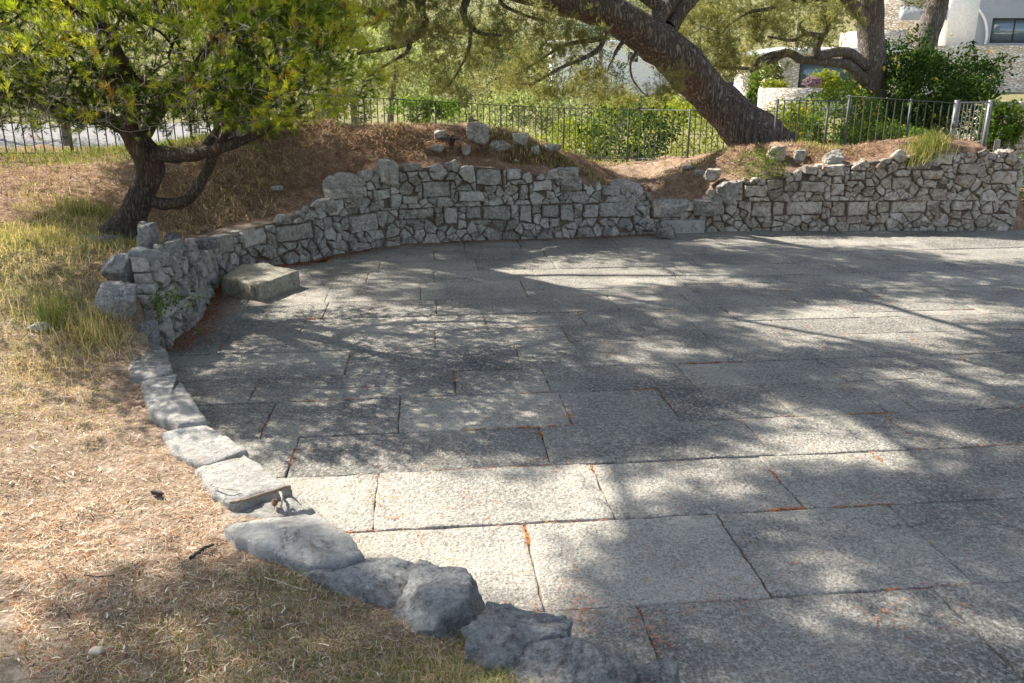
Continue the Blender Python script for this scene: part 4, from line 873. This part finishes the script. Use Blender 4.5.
# ---- the two pines at the right
root = empty('upright_pine', (*at(872, 118, 18.6)[:2], .6)); tag(root, 'upright pine with a straight scaly trunk and crooked side branches behind the big dark bush', 'pine tree')
tr = MB(); tw = MB(); nd = MB(); sk_ = Skel()
b0 = at(870, 125, 18.6); sk_.limb(tr, [(b0[0], 18.6, .3), A(871, 110, 18.6), A(873, 70, 18.6), A(871, 30, 18.6), A(869, -10, 18.6), A(866, -80, 18.5), A(860, -180, 18.3)], 0, 0, 20, 50, .1, rad=[.34, .28, .27, .27, .27, .23, .14])
limb_px([(866, 82, 18.5), (852, 66, 18.3), (832, 62, 18.1), (806, 60, 17.9), (788, 53, 17.8), (768, 56, 17.7), (755, 63, 17.6), (751, 70, 17.6)], .12, .05, 12); limb_px([(866, 66, 18.5), (850, 54, 18.2), (836, 52, 18), (820, 55, 17.8), (818, 46, 17.8), (826, 28, 17.8), (823, 8, 17.8)], .12, .05, 12)
limb_px([(864, 18, 18.5), (850, 4, 18.2), (824, -2, 18), (790, -4, 17.8), (745, -6, 17.6), (700, -2, 17.4)], .14, .04, 12); limb_px([(822, 36, 17.8), (806, 34, 17.6), (792, 40, 17.5), (768, 36, 17.4)], .06, .02); limb_px([(808, 34, 17.6), (800, 26, 17.5), (806, 18, 17.5)], .03, .01)
limb_px([(788, 54, 17.8), (760, 66, 17.6), (738, 68, 17.4), (716, 66, 17.2)], .05, .015); limb_px([(790, -4, 17.8), (770, 8, 17.6), (750, 12, 17.5), (730, 24, 17.4), (722, 34, 17.3)], .05, .015)
sk_.limb(tr, [A(866, -80, 18.5), (8.5, 16.5, 6.6), (9.5, 14.5, 7.2)], .13, .04, 9, 18)
sprays(sk_, nd, tw, [(770, 30, 17.5, .7, .35, 1), (800, 12, 17.6, .8, .35, 1), (760, 66, 17.5, .6, .25, .9), (725, 66, 17.4, .5, .3, .9), (840, 28, 17.7, .5, .4, .9), (835, -10, 18, .9, .35, 1), (790, 44, 17.5, .5, .25, .8), (745, 44, 17.5, .6, .35, .9), (700, 30, 17.3, .6, .4, .8), (880, -25, 18.2, .9, .4, 1), (905, 8, 18, .4, .25, .8), (690, 84, 17.6, .5, .25, .6), (845, 60, 18.5, .3, .2, .5)], 30)
tr.build('trunk', M['barkgrey'], root, smooth=True); tw.build('twigs', M['twig'], root); nd.build('crown', M['olive'], root)
root = empty('slanting_pine', (*at(890, 118, 19.6)[:2], .6)); tag(root, 'second right-hand pine, slimmer trunk slanting to the right out of the dark bush', 'pine tree')
tr = MB(); tw = MB(); nd = MB(); sk_ = Skel()
b0 = at(885, 130, 19.6); sk_.limb(tr, [(b0[0], 19.6, .3), A(893, 108, 19.6), A(908, 78, 19.6), A(922, 48, 19.6), A(934, 16, 19.6), A(942, -20, 19.6), A(950, -90, 19.5)], 0, 0, 18, 46, .08, rad=[.32, .3, .27, .25, .24, .22, .15])
limb_px([(938, -6, 19.6), (960, -20, 19.4), (990, -25, 19.2)], .08, .03)
sprays(sk_, nd, tw, [(960, -28, 19.3, .9, .4, 1), (925, -30, 19.3, .8, .4, 1), (990, -30, 19, .6, .3, .8)], 30)
tr.build('trunk', M['barkgrey'], root, smooth=True); tw.build('twigs', M['twig'], root); nd.build('crown', M['olive'], root)

# ------------------------------------------------------------------ shrubs and plants
def shrub(name, c, r, n, leaf, mat, label, cat='bush', stems=9, flowers=None, fm='flower', gap=.25, seed=5, hang=.0, tn=(.1, .9)):
    c = np.array(c, float); base = np.array([c[0], c[1], H1(c[0], c[1])]); root = empty(name, base); tag(root, label, cat); tr = MB(); sk = Skel()
    sk.P = base[None] + (0, 0, .02); sk.r = np.array([.03]); tg = crown_pts(stems * 3, .3, .85, c, np.array(r), -1, .2, seed); tg[:, 2] = np.maximum(tg[:, 2], base[2] + .05)
    sk.grow(tr, tg, .02 * max(1, r[2]), .005, 5, 6, .1, (.1, .5)); lf = MB()
    q = crown_pts(n, .35, 1.02, c, np.array(r), -1.2, .3, seed + 1); q = q[(fbm(q * (1.3 / max(min(r), .25)), seed, 3) > -gap) & (q[:, 2] > base[2] + .01)]
    leaves(lf, q, leaf, NR.uniform(*tn, len(q)) + .2 * fbm(q * 3, seed, 2)); tr.build('stems', M['twig'], root); lf.build('foliage', M[mat], root)
    if flowers:
        fm_ = MB(); q = crown_pts(flowers, .9, 1.06, c, np.array(r), -.6, .3, seed + 1); leaves(fm_, q, leaf * 1.1, NR.random(len(q))); leaves(fm_, q, leaf * 1.1, NR.random(len(q))); fm_.build('flowers', M[fm], root)['kind'] = 'stuff'
    return root
def sh_px(name, px, py, Y, wpx, hpx, n, leaf, mat, label, **k):
    c = at(px, py, Y); return shrub(name, c, (wpx / 2 * Y / F, wpx / 2 * Y / F * k.pop('dy', .7), hpx / 2 * Y / F * 1.03), n, leaf, mat, label, **k)
sh_px('leafy_bush', 632, 132, 18.2, 100, 60, 3300, .085, 'bush', 'dark green leafy bush behind the railing at the end of the path gap', gap=.12, seed=41, tn=(0, .7))
sh_px('flowering_shrub', 690, 135, 20.5, 120, 52, 5000, .075, 'yellow', 'yellow-green flowering shrub behind the railing, left of the leaning trunk', gap=.35, seed=42)
sh_px('flowering_shrub', 590, 140, 23, 90, 44, 5000, .08, 'yellow', 'paler yellow shrub seen past the left side of the dark leafy bush', gap=.35, seed=43)
sh_px('dark_bush', 925, 92, 18.6, 140, 96, 17000, .085, 'bush', 'big dark bush under the right-hand pines with arching sprays', gap=.25, seed=44, flowers=25, tn=(0, .8))
sh_px('dark_bush', 985, 78, 19.2, 60, 46, 2600, .08, 'bush', 'loose right flank of dark foliage reaching over the gate toward the house wall', gap=.05, seed=49, tn=(0, .8))
sh_px('green_shrub', 838, 120, 17.2, 76, 62, 7500, .07, 'shrub', 'fresh green shrub with yellow flowers behind the railing left of the dark bush', gap=.3, seed=45, flowers=60)
sh_px('green_shrub', 795, 128, 19.5, 60, 50, 4200, .07, 'yellow', 'low yellow-flowered shrub in front of the white garden wall', gap=.25, seed=46, flowers=60)
sh_px('green_shrub', 890, 138, 16.4, 90, 34, 5200, .06, 'shrub', 'low green shrubs filling the space below the big dark bush', gap=.3, seed=47, flowers=20)
sh_px('broom_shrub', 1000, 128, 16.2, 50, 46, 4200, .07, 'shrub', 'grey-green wispy shrub right of the gate', gap=.3, seed=48, tn=(0, .6))
sh_px('green_shrub', 512, 150, 24, 110, 34, 4500, .09, 'farlight', 'pale green low shrub far behind the middle railing', gap=.3, seed=50)
shrub('green_shrub', (8.5, 14.2, .55), (.5, .6, .5), 2600, .05, 'shrub', 'green shrub just past the end of the right wall at the picture edge', seed=57)
sh_px('leafy_plant', 758, 172, 13.12, 60, 46, 2300, .035, 'shrub', 'low leafy green plant on the left shoulder of the right mound', gap=.1, seed=51, cat='plant', stems=7)
sh_px('green_shrub', 826, 156, 13.7, 20, 12, 500, .035, 'shrub', 'tiny bright green plant on the right mound crest', gap=.3, seed=56, cat='plant', stems=4) if 0 else None
sh_px('weed', 957, 152, 13.6, 24, 18, 700, .035, 'shrub', 'small bright green weed rooted near the gate on the right mound', gap=.3, seed=52, cat='plant', stems=5)
sh_px('weed', 462, 152, 12.9, 12, 10, 220, .03, 'shrub', 'tiny green weed beside the dark stump on the mound', gap=.3, seed=53, cat='plant', stems=4)
c = at(165, 303, 7.0); c[0] += .05
root = empty('wall_plant', c); tag(root, 'sprig of feathery green leaves growing out of the curved wall near its end', 'plant'); tr = MB(); lf = MB(); sk = Skel(); sk.P = c[None] + (-.12, 0, 0); sk.r = np.array([.006])
tg = c + NR.normal(0, 1, (26, 3)) * np.array([.12, .08, .06]) + (0, -.05, .02); sk.grow(tr, tg, .003, .0012, 4, 6, .1, .5); q = np.repeat(tg, 22, 0) + NR.normal(0, .022, (26 * 22, 3)); leaves(lf, q, .026, NR.uniform(.1, .8, len(q))); tr.build('stems', M['twig'], root); lf.build('foliage', M['shrub'], root)
# dark stump of a dead plant on the mound
c = onterr(452, 148); mb = MB()
for k in range(26):
    a = k * .7; tube(mb, [c + (0, 0, -.02), c + (.07 * cos(a) * R.random(), .07 * sin(a), .1 + .08 * R.random()), c + (.14 * cos(a), .12 * sin(a), .16 * R.random() + .03)], [.012, .008, .002], 4)
tag(mb.build('dead_stump', M['deadwood'], origin=tuple(c)), 'dark twiggy stump of a dead plant among the rocks on the mound', 'stump')

# ------------------------------------------------------------------ grass and litter
def blades(mb, P, h, wd, tone, lean=.5):
    n = len(P); a = NR.uniform(0, 2 * pi, n); s_ = np.c_[np.cos(a), np.sin(a), np.zeros(n)] * (wd / 2)[:, None]; b_ = NR.uniform(0, 2 * pi, n); l_ = np.abs(NR.normal(0, lean, n)); d = np.c_[np.cos(b_) * l_, np.sin(b_) * l_, np.ones(n)]; d /= np.linalg.norm(d, axis=1)[:, None]
    m_ = P + d * (h * .55)[:, None]; e_ = P + d * h[:, None] + np.c_[np.cos(b_), np.sin(b_), -.6 * np.ones(n)] * (h * l_ * .5)[:, None]
    V_ = np.stack([P - s_, P + s_, m_ + s_ * .75, m_ - s_ * .75, e_], 1).reshape(-1, 3); k = np.arange(n)[:, None] * 5
    mb.v.append(V_); mb.a.append(np.repeat(np.clip(tone, 0, 1), 5)); f4 = (k + np.array([[0, 1, 2, 3]])) + mb.n; f3 = (k + np.array([[3, 2, 4]])) + mb.n
    mb.l += [f4.ravel(), f3.ravel()]; mb.t += [np.full(n, 4), np.full(n, 3)]; mb.n += n * 5
def outside(q, m_=.3):
    d = q - CEN; th = np.arctan2(d[:, 1], d[:, 0]); return np.hypot(*d.T) > edge_r(th) + m_
def area(n, cs, m_=.42):
    """cs: list of (x,y,sx,sy,weight)"""
    w_ = np.array([c[4] for c in cs]); k = NR.choice(len(cs), n, p=w_ / w_.sum()); C_ = np.array(cs)[k]; q = C_[:, :2] + NR.normal(0, 1, (n, 2)) * C_[:, 2:4]; return q[outside(q, m_)]
KS = np.array([gp(*q, .18)[:2] for q in [(128, 346), (142, 385), (150, 412), (165, 440), (200, 470), (215, 495), (222, 525), (262, 552), (320, 572), (390, 596), (440, 612), (490, 636), (540, 660), (590, 684)]])
def offkerb(q):
    d = q - CEN; th = np.arctan2(d[:, 1], d[:, 0]); kk = KS - CEN; tk = np.arctan2(kk[:, 1], kk[:, 0]); tk = np.where(tk > 0, tk - 2 * pi, tk); t2 = np.where(th > 0, th - 2 * pi, th); o_ = np.argsort(tk)
    rk = np.interp(t2, tk[o_], np.hypot(*kk.T)[o_]); inr = (t2 > tk.min() - .02) & (t2 < tk.max() + .3); return ~inr | (np.hypot(*d.T) > rk - .02)
# litter
mb = MB(); n = 150000; x = NR.uniform(-5.2, 1, n * 2); y = 2 + 5.5 * NR.random(n * 2) ** 1.6; vis = np.abs(x / y) < .68; q = np.c_[x, y][vis]; q = q[outside(q, .2)]; q = q[offkerb(q)]
q = q[(NR.random(len(q)) < np.clip(.75 + .6 * fbm(np.c_[q * 2.2, q[:, 0] * 0], 77, 3), .15, 1))]
n = len(q); z = height(*q.T) + NR.uniform(0, .012, n); sc_ = .6 + q[:, 1] * .12
strips(mb, np.c_[q, z], NR.uniform(.015, .05, n), NR.uniform(.0012, .0026, n) * sc_, NR.uniform(0, pi, n), NR.normal(0, .15, n), tone=np.clip(.62 + .25 * NR.normal(size=n) + .22 * fbm(np.c_[q * 1.4, q[:, 0] * 0], 5, 3) + (NR.random(n) < .035) * .5, 0, 1), bend=.5)
q = area(2600, [(-2.6, 4.3, 1.2, 1.1, 1), (-1.5, 3, .8, .6, 1)], .5); q = q[offkerb(q)]; n = len(q); strips(mb, np.c_[q, height(*q.T) + .012], NR.uniform(.02, .05, n), NR.uniform(.003, .007, n), NR.uniform(0, pi, n), NR.normal(0, .2, n), tone=NR.choice([0., .15, .3, .9], n), bend=.4)
q = area(42000, [(-1.6, 12.7, 1.5, .45, 3), (.6, 12.9, .8, .4, 1.2), (4.6, 13.7, 1.6, .5, 2), (-3.6, 11.2, .5, 1., 2), (-4.2, 9.6, .8, 1.2, 1), (-5.5, 10.5, 1.6, 1.4, 2), (2.4, 14.3, .6, 1.1, .6)], .45); n = len(q)
strips(mb, np.c_[q, height(*q.T) + NR.uniform(0, .03, n)], NR.uniform(.05, .13, n), NR.uniform(.004, .008, n), NR.uniform(0, pi, n), NR.normal(0, .35, n), tone=np.clip(.32 + .2 * NR.normal(size=n) + .2 * fbm(np.c_[q * 1.4, q[:, 0] * 0], 6, 3), 0, 1), bend=.4)
tag(mb.build('needle_litter', M['litter']), 'dry tan pine needles and straw covering the sunlit bank at the lower left and the mounds', 'pine litter', kind='stuff')
# grass
mb = MB()
def sward(n, cs, hr, wr, tn, lean=.6, m_=.42, clump=0.):
    q = area(n, cs, m_); q = q[offkerb(q)]
    if clump: q = q[fbm(np.c_[q * clump, q[:, 0] * 0], 55, 2) > -.1]
    n = len(q); blades(mb, np.c_[q, height(*q.T) - .005], NR.uniform(*hr, n), NR.uniform(*wr, n), NR.uniform(*tn, n), lean)
sward(5000, [(0., 2.35, .22, .1, 2), (.3, 2.25, .2, .1, 1), (-.3, 2.6, .2, .12, 1)], (.02, .07), (.0016, .0035), (.05, 1.0), 1.1, .2)
sward(15000, [(-.9, 2.75, .35, .28, 2), (-.3, 2.35, .35, .22, 2), (-1.3, 2.5, .35, .3, 1.5), (-.9, 3.2, .2, .12, .6), (-.2, 2.6, .3, .12, 1.5)], (.015, .065), (.0016, .0035), (.05, 1.0), 1.1, .3)
sward(2600, [(-2.8, 4.2, 1.3, 1.0, 1), (-2.2, 2.8, .7, .6, 1)], (.015, .05), (.002, .004), (.2, .9), 1., clump=2.)
sward(1700, [(-3.3, 6.35, .3, .3, 1.6), (-3.75, 6.5, .4, .5, 2), (-4.3, 6.3, .5, .5, 1), (-3.25, 5.9, .2, .3, 1), (-3.1, 6.3, .15, .15, .8)], (.05, .22), (.003, .006), (.3, 1.1), .8, .22)
sward(9000, [(-4.3, 5.5, 1.0, .7, 2), (-3.4, 5.2, .6, .5, 1), (-5.6, 6.4, 1., 1, 1)], (.02, .07), (.003, .006), (.3, 1.), .9, clump=1.5)
sward(16000, [(-5.2, 8.3, 1.0, .8, 3), (-6.4, 9.6, 1.2, .8, 1), (-4.6, 7.6, .6, .6, 2), (-3.95, 8.1, .35, .3, .6), (-4.5, 9.3, .7, .6, .5)], (.03, .12), (.004, .008), (.2, 1.), .9, clump=1.1)
sward(9000, [(-7.5, 12, 2, .5, 2), (-5, 12.9, 1, .5, 2)], (.05, .16), (.006, .01), (0, .6), .6)
sward(12000, [(-1.7, 13.3, 1.3, .25, 2), (-.2, 13.0, .9, .3, 2), (1, 13.1, .5, .25, 1), (-3.6, 11.0, .4, .8, 1.2), (3.2, 14.6, .5, .5, .8), (5.2, 14.1, 1.4, .25, 2), (1.6, 16.4, 1.2, .3, .7), (7, 14, .5, .3, 1)], (.04, .13), (.006, .01), (.1, 1.), .8, clump=1.2)
tag(mb.build('grass', M['grass']), 'thin green and straw-coloured grass on the left bank and along the mounds', 'grass', kind='stuff')
# single tussocks one can point to
def tussock(c, n, h, sp, tn, label, wd=.006, mat='grass', lean=.35, name='grass_tussock'):
    c = np.array(c, float); mb = MB(); q = c[:2] + NR.normal(0, sp, (n, 2)); blades(mb, np.c_[q, height(*q.T) - .01], NR.uniform(.4, 1, n) * h, NR.uniform(.6, 1.2, n) * wd, NR.uniform(*tn, n), lean)
    o = mb.build(name, M[mat], origin=(c[0], c[1], H1(c[0], c[1]))); return tag(o, label, 'grass tuft')
tussock(onterr(928, 152)[:2], 900, .38, .13, (.0, .75), 'tall grey-green grass tussock in front of the railing by the gate', .01)
tussock(onterr(55, 325)[:2], 260, .36, .09, (.05, .6), 'tall yellow-green grass tuft left of the rock heap', .005)
tussock(onterr(95, 335)[:2], 420, .3, .12, (.3, 1), 'straw-coloured dry grass tuft spilling over the foot of the rock heap', .005, lean=.6)
tussock(onterr(85, 215)[:2], 420, .26, .13, (.05, .7), 'green grass tuft left of the small pine trunk', .006)
tussock(onterr(470, 640)[:2] + np.array([-.02, -.03]), 160, .09, .05, (.1, .7), 'short green grass tuft against the biggest kerb boulder', .003, lean=.6)
tussock(onterr(160, 424)[:2], 90, .06, .04, (0, .4), 'little green weed tuft at the corner of the pale kerb stones', .004, lean=.9)

# ------------------------------------------------------------------ background trees
def bgtree(name, px, py, Y, wpx, hpx, n, leaf, mat, label, trunk=True, tw_=.18, seed=1, dy=.8, gap=.2, lean=0., barkm='barkgrey', group='trees beyond the railing'):
    c = at(px, py, Y); r = np.array([wpx / 2 * Y / F, wpx / 2 * Y / F * dy, hpx / 2 * Y / F]); bz = H1(c[0], Y); root = empty(name, (c[0] - lean, Y, bz)); tag(root, label, 'tree', group)
    tr = MB(); sk = Skel(); sk.limb(tr, [(c[0] - lean, Y, bz - .2), (c[0] - lean * .6, Y, bz + (c[2] - bz) * .4), (c[0], Y, c[2]), (c[0], Y, c[2] + r[2] * .5)], tw_, tw_ * .3, 9, 14)
    sk.grow(tr, crown_pts(26, .3, .85, c, r, -.9, .3, seed), tw_ * .35, .02, 5, 6, .12); tr.build('trunk', M[barkm], root, smooth=True)
    lf = MB(); nb = max(14, int(n / 260)); cs = crown_pts(nb, .4, 1.0, c, r, -.9, .3, seed); q = np.repeat(cs, n // nb, 0) + NR.normal(0, 1, (nb * (n // nb), 3)) * r * .17; q = q[fbm(q * (2.2 / r[2]), seed, 3) > -gap]
    leaves(lf, q, leaf, .5 + .3 * fbm(q * .9, seed, 3) + NR.normal(0, .15, len(q))); lf.build('crown', M[mat], root)
bgtree('broad_tree', 395, 78, 32, 120, 78, 9000, .13, 'farlight', 'light green rounded tree beyond the railing above the left mound', seed=61, lean=.5)
bgtree('far_pine', 455, 60, 38, 150, 100, 12000, .15, 'far', 'pine with forked pale trunks beyond the middle railing', seed=62, tw_=.3, lean=-.8)
bgtree('far_pine', 520, 80, 42, 120, 100, 10000, .15, 'far', 'pine of middle height standing right of the forked pine', seed=63, tw_=.28, lean=1.)
bgtree('far_pine', 350, 25, 40, 170, 120, 11000, .16, 'far', 'tall olive pine behind the light green rounded tree', seed=64)
bgtree('far_pine', 600, 60, 62, 70, 90, 5000, .2, 'bluegreen', 'dark blue-green conifer in front of the white building in the middle', seed=65, tw_=.3)
bgtree('far_pine', 480, 10, 60, 200, 120, 11000, .22, 'far', 'broad far pine filling the top of the view left of centre', seed=66)
bgtree('broad_tree', 545, 110, 30, 100, 50, 6000, .12, 'farlight', 'sunny pale green tree behind the dark leafy bush', seed=67)
bgtree('broad_tree', 640, 108, 34, 110, 44, 6000, .12, 'yellow', 'yellowish tree seen under the leaning trunk', seed=68)
bgtree('broad_tree', 470, 122, 28, 80, 40, 4500, .11, 'farlight', 'bright low tree just beyond the railing at the forked trunks', seed=69, gap=0.)
bgtree('far_pine', 700, 30, 50, 120, 110, 9000, .18, 'far', 'olive pine above the small white house', seed=70)
bgtree('far_pine', 800, 10, 75, 150, 90, 7000, .25, 'far', 'far pine crown rising over the stone-and-glass house', seed=71)
bgtree('far_pine', 260, 40, 45, 190, 130, 10000, .18, 'far', 'dense pine behind the tall trunk at the left', seed=72)
bgtree('far_pine', 120, 60, 40, 200, 100, 9000, .18, 'far', 'dense pine behind the crown of the small bushy pine', seed=73)
bgtree('far_pine', -20, 60, 44, 200, 110, 9000, .18, 'far', 'leftmost dense pine behind the left railing', seed=74)
bgtree('low_tree', 335, 104, 27, 70, 40, 4200, .1, 'far', 'low olive tree behind the railing just right of the small pine crown', seed=90)
bgtree('low_tree', 425, 112, 26, 70, 30, 3600, .1, 'shrub', 'small green tree against the railing above the left mound', seed=91)
bgtree('low_tree', 590, 112, 40, 130, 50, 6000, .15, 'far', 'dull green thicket tree behind the pale shrub right of centre', seed=92)
bgtree('low_tree', 60, 95, 30, 160, 46, 6000, .13, 'far', 'low dark tree behind the left railing beyond the gravel yard edge', seed=93)
bgtree('low_tree', 215, 96, 34, 130, 50, 6000, .14, 'far', 'low tree filling the gap between the two left-hand trunks', seed=94)
bgtree('cypress', 752, 92, 44, 14, 58, 3500, .12, 'shrub', 'narrow green climbing tree at the left corner of the white garden wall', seed=75, tw_=.1, dy=1)
bgtree('broad_tree', 768, 78, 43, 36, 38, 2500, .14, 'shrub', 'small leafy tree beside the narrow one over the white wall', seed=76, tw_=.1)
bgtree('far_pine', 560, 20, 90, 160, 90, 7000, .3, 'bluegreen', 'hazy blue-green pine high behind the white building', seed=77)
bgtree('far_pine', 645, 20, 95, 120, 80, 5000, .3, 'far', 'hazy pine right of the blue-green one', seed=78)
bgtree('far_pine', 400, 0, 95, 260, 90, 9000, .32, 'bluegreen', 'hazy pine grove crown at the top left behind the other pines', seed=79)
bgtree('far_pine', 1060, 30, 90, 120, 100, 3000, .3, 'far', 'far pine at the right edge behind the grey house', seed=80)
# blooming shrubs in front of the glass doors
sh_px('garden_shrub', 825, 82, 41, 36, 20, 1500, .16, 'yellow', 'yellow-leaved garden shrub in front of the glass doors', seed=81, gap=.4, cat='shrub')
sh_px('garden_shrub', 812, 82, 40.5, 16, 10, 500, .14, 'pinkflower', 'mauve flowering shrub left of the yellow one by the glass doors', seed=82, gap=.4, cat='shrub')
sh_px('garden_shrub', 775, 86, 40.5, 26, 12, 700, .14, 'yellow', 'yellow shrub on top of the left end of the white garden wall', seed=83, gap=.4, cat='shrub')

# ------------------------------------------------------------------ houses
def bx(mb, px0, px1, py0, py1, Y, th=.3, Y2=None):
    a = at(px0, py0, Y); b_ = at(px1, py1, Y); mb.box(a[0], b_[0], Y, Y + th, b_[2], a[2])
def house(name, label, px0, px1, pyt, pyb, Y, depth, mat, wins, roof=None):
    a = at(px0, pyt, Y); b_ = at(px1, pyb, Y); root = empty(name, ((a[0] + b_[0]) / 2, Y, b_[2])); tag(root, label, 'house')
    mb = MB(); ws = []
    for (x0, x1, y0, y1) in wins: p0 = at(x0, y0, Y); p1 = at(x1, y1, Y); ws.append((p0[0], p1[0], p1[2], p0[2]))
    xs = sorted({a[0], b_[0], *[w_[0] for w_ in ws], *[w_[1] for w_ in ws]}); zs = sorted({a[2], b_[2], *[w_[2] for w_ in ws], *[w_[3] for w_ in ws]})
    for x0, x1 in zip(xs[:-1], xs[1:]):
        for z0, z1 in zip(zs[:-1], zs[1:]):
            if any(w_[0] < (x0 + x1) / 2 < w_[1] and w_[2] < (z0 + z1) / 2 < w_[3] for w_ in ws): continue
            mb.add([(x0, Y, z0), (x1, Y, z0), (x1, Y, z1), (x0, Y, z1)], [(0, 1, 2, 3)])
    for (x0, x1, z0, z1) in ws:
        for q in ([(x0, 0, z0), (x1, 0, z0), (x1, .25, z0), (x0, .25, z0)], [(x0, 0, z1), (x1, 0, z1), (x1, .25, z1), (x0, .25, z1)], [(x0, 0, z0), (x0, 0, z1), (x0, .25, z1), (x0, .25, z0)], [(x1, 0, z0), (x1, 0, z1), (x1, .25, z1), (x1, .25, z0)]): mb.add([(p_[0], Y + p_[1], p_[2]) for p_ in q], [(0, 1, 2, 3)])
    X0, X1, Z0, Z1 = a[0], b_[0], b_[2] - 3, a[2]; D_ = Y + depth
    mb.add([(X0, Y, Z0), (X0, D_, Z0), (X0, D_, Z1), (X0, Y, Z1), (X1, Y, Z0), (X1, D_, Z0), (X1, D_, Z1), (X1, Y, Z1)], [(0, 1, 2, 3), (4, 7, 6, 5), (1, 5, 6, 2), (2, 6, 7, 3)])
    mb.add([(X0, Y, Z0), (X1, Y, Z0), (X1, Y, b_[2]), (X0, Y, b_[2])], [(0, 1, 2, 3)]); mb.build('wall', M[mat], root)
    rf = MB(); rf.box(X0 - .3, X1 + .3, Y - .35, D_ + .3, Z1 + .003, Z1 + .3); rf.build('roof', M[roof or mat], root)
    for (x0, x1, z0, z1) in ws:
        f = MB(); t_ = .09; y0, y1 = Y + .1, Y + .2; nn = max(1, round((x1 - x0) / 1.5))
        f.box(x0, x0 + t_, y0, y1, z0, z1); f.box(x1 - t_, x1, y0, y1, z0, z1); f.box(x0 + t_, x1 - t_, y0, y1, z1 - t_, z1); f.box(x0 + t_, x1 - t_, y0, y1, z0, z0 + t_)
        for k in range(1, nn): xx = x0 + (x1 - x0) * k / nn; f.box(xx - .04, xx + .04, y0 + .01, y1 - .01, z0 + t_, z1 - t_)
        fo = f.build('window', M['frame_dark'], root); g_ = MB(); g_.box(x0 + .02, x1 - .02, Y + .14, Y + .16, z0 + .02, z1 - .02); g_.build('pane', M['glass'], fo, origin=tuple(root.location))
    return root
# grey modern house at the top right, its column and porch
h1 = house('grey_house', 'modern grey house with a dark-framed window at the top right corner', 972, 1120, -60, 45, 52, 10, 'grey_plaster', [(993, 1060, 18, 43)], 'grey_plaster')
mb = MB(); a = at(960, -55, 49); b_ = at(974, 44, 49); mb.box(a[0], b_[0], 49, 49.9, b_[2] - .2, a[2]); mb.build('porch_column', M['white_plaster'], h1)
mb = MB(); a = at(905, 6, 49.3); b_ = at(962, 20, 49.3); mb.box(a[0], b_[0], 49.3, 49.9, b_[2], a[2]); mb.build('porch_beam', M['grey_plaster'], h1)
mb = MB(); a = at(880, 0, 53); b_ = at(974, 46, 53); mb.box(a[0], b_[0] - .01, 53, 53.4, b_[2] - .3, a[2] + 2); mb.build('porch_wall', M['house_stone'], h1)
mb = MB(); P_ = spline([at(978, 8, 51.9), at(985, 20, 51.8), at(987, 34, 51.8), at(985, 44, 51.9)], 12); tube(mb, P_, [.07] * 12, 7); mb.build('downpipe', M['white_plaster'], h1)
mb = MB(); a = at(866, 45.5, 46); b_ = at(1130, 118, 46)
V_ = []; nx, nz = 40, 14
for i in range(nx + 1):
    for j_ in range(nz + 1):
        x = a[0] + (b_[0] - a[0]) * i / nx; z = b_[2] + (a[2] - b_[2]) * j_ / nz; V_.append((x, 46 + (a[2] - z) * -.12, z))
V_ = np.array(V_); V_[:, 1] += .1 * fbm(V_ * 1.2, 9, 2)
mb.add(V_, [(i * (nz + 1) + j_, (i + 1) * (nz + 1) + j_, (i + 1) * (nz + 1) + j_ + 1, i * (nz + 1) + j_ + 1) for i in range(nx) for j_ in range(nz)])
mb.box(a[0], b_[0], 46.1, 52, a[2] - .45, a[2] - .05); root = mb.build('garden_wall', M['house_stone'], origin=((a[0] + b_[0]) / 2, 46, b_[2])); tag(root, 'tall cream rubble stone wall below the grey house', 'stone wall')
# low stacked wall near the right edge
p0 = at(985, 106, 21); p1 = at(1070, 106, 21); stone = []
mb = MB(); rg = random.Random(4); zb, zt = p0[2] - 1.1, p0[2]; z = zb
while z < zt:
    h = rg.uniform(.07, .15); x = p0[0] + rg.uniform(0, .1)
    while x < p1[0]:
        w_ = rg.uniform(.15, .5); P2 = [(x + .006, z + .005), (x + w_ - .006, z + .005 + rg.uniform(-.004, .008)), (x + w_ - .008, z + h - .006), (x + .008, z + h - .006)]
        pillow(mb, P2, lambda q, hh: np.c_[q[:, 0], 21 - hh, q[:, 1]], rg.uniform(0, .03), step=.08, jit=.006, bevel=.015, rough=.008, tone=rg.uniform(.3, 1), rings=(.5,), seed=rg.randrange(99), inner=-.3); x += w_
    z += h
mb.box(p0[0], p1[0], 21.03, 21.5, zb - 1, zt - .1); tag(mb.build('stacked_wall', M['wallwarm'], smooth=False, origin=((p0[0] + p1[0]) / 2, 21, zb)), 'low wall of thin stacked stones beyond the gate at the right edge', 'stone wall')
# stone and glass house in the middle right
h2 = house('stone_glass_house', 'stone house with wide glass doors and a flat pale roof, left of the upright pine', 782, 905, 54, 92, 44, 9, 'house_stone', [(800, 851, 62, 90)], 'white_plaster')
h3 = MB(); a = at(862, 30, 47); b_ = at(905, 54, 47); h3.box(a[0], b_[0], 47, 50, b_[2], a[2]); h3.build('upper_storey', M['house_stone'], h2)
# white garden wall
mb = MB(); a = at(762, 88, 38); b_ = at(818, 135, 38); mb.box(a[0], b_[0], 38, 38.5, b_[2] - 1, a[2]); root = mb.build('garden_wall', M['white_wall'] if 'white_wall' in M else M['house_stone'], origin=((a[0] + b_[0]) / 2, 38, b_[2])); tag(root, 'square pale stone garden wall right of the leaning trunk', 'stone wall')
house('white_house', 'small white house with a blue-grey window seen between the leaning trunk and the garden wall', 708, 757, 66, 100, 58, 8, 'white_plaster', [(724, 740, 74, 85)], 'white_plaster')
house('white_house', 'large white building in the distance above the middle of the railing', 552, 668, 44, 104, 78, 12, 'white_plaster', [(575, 583, 55, 64), (628, 638, 52, 62)], 'white_plaster')
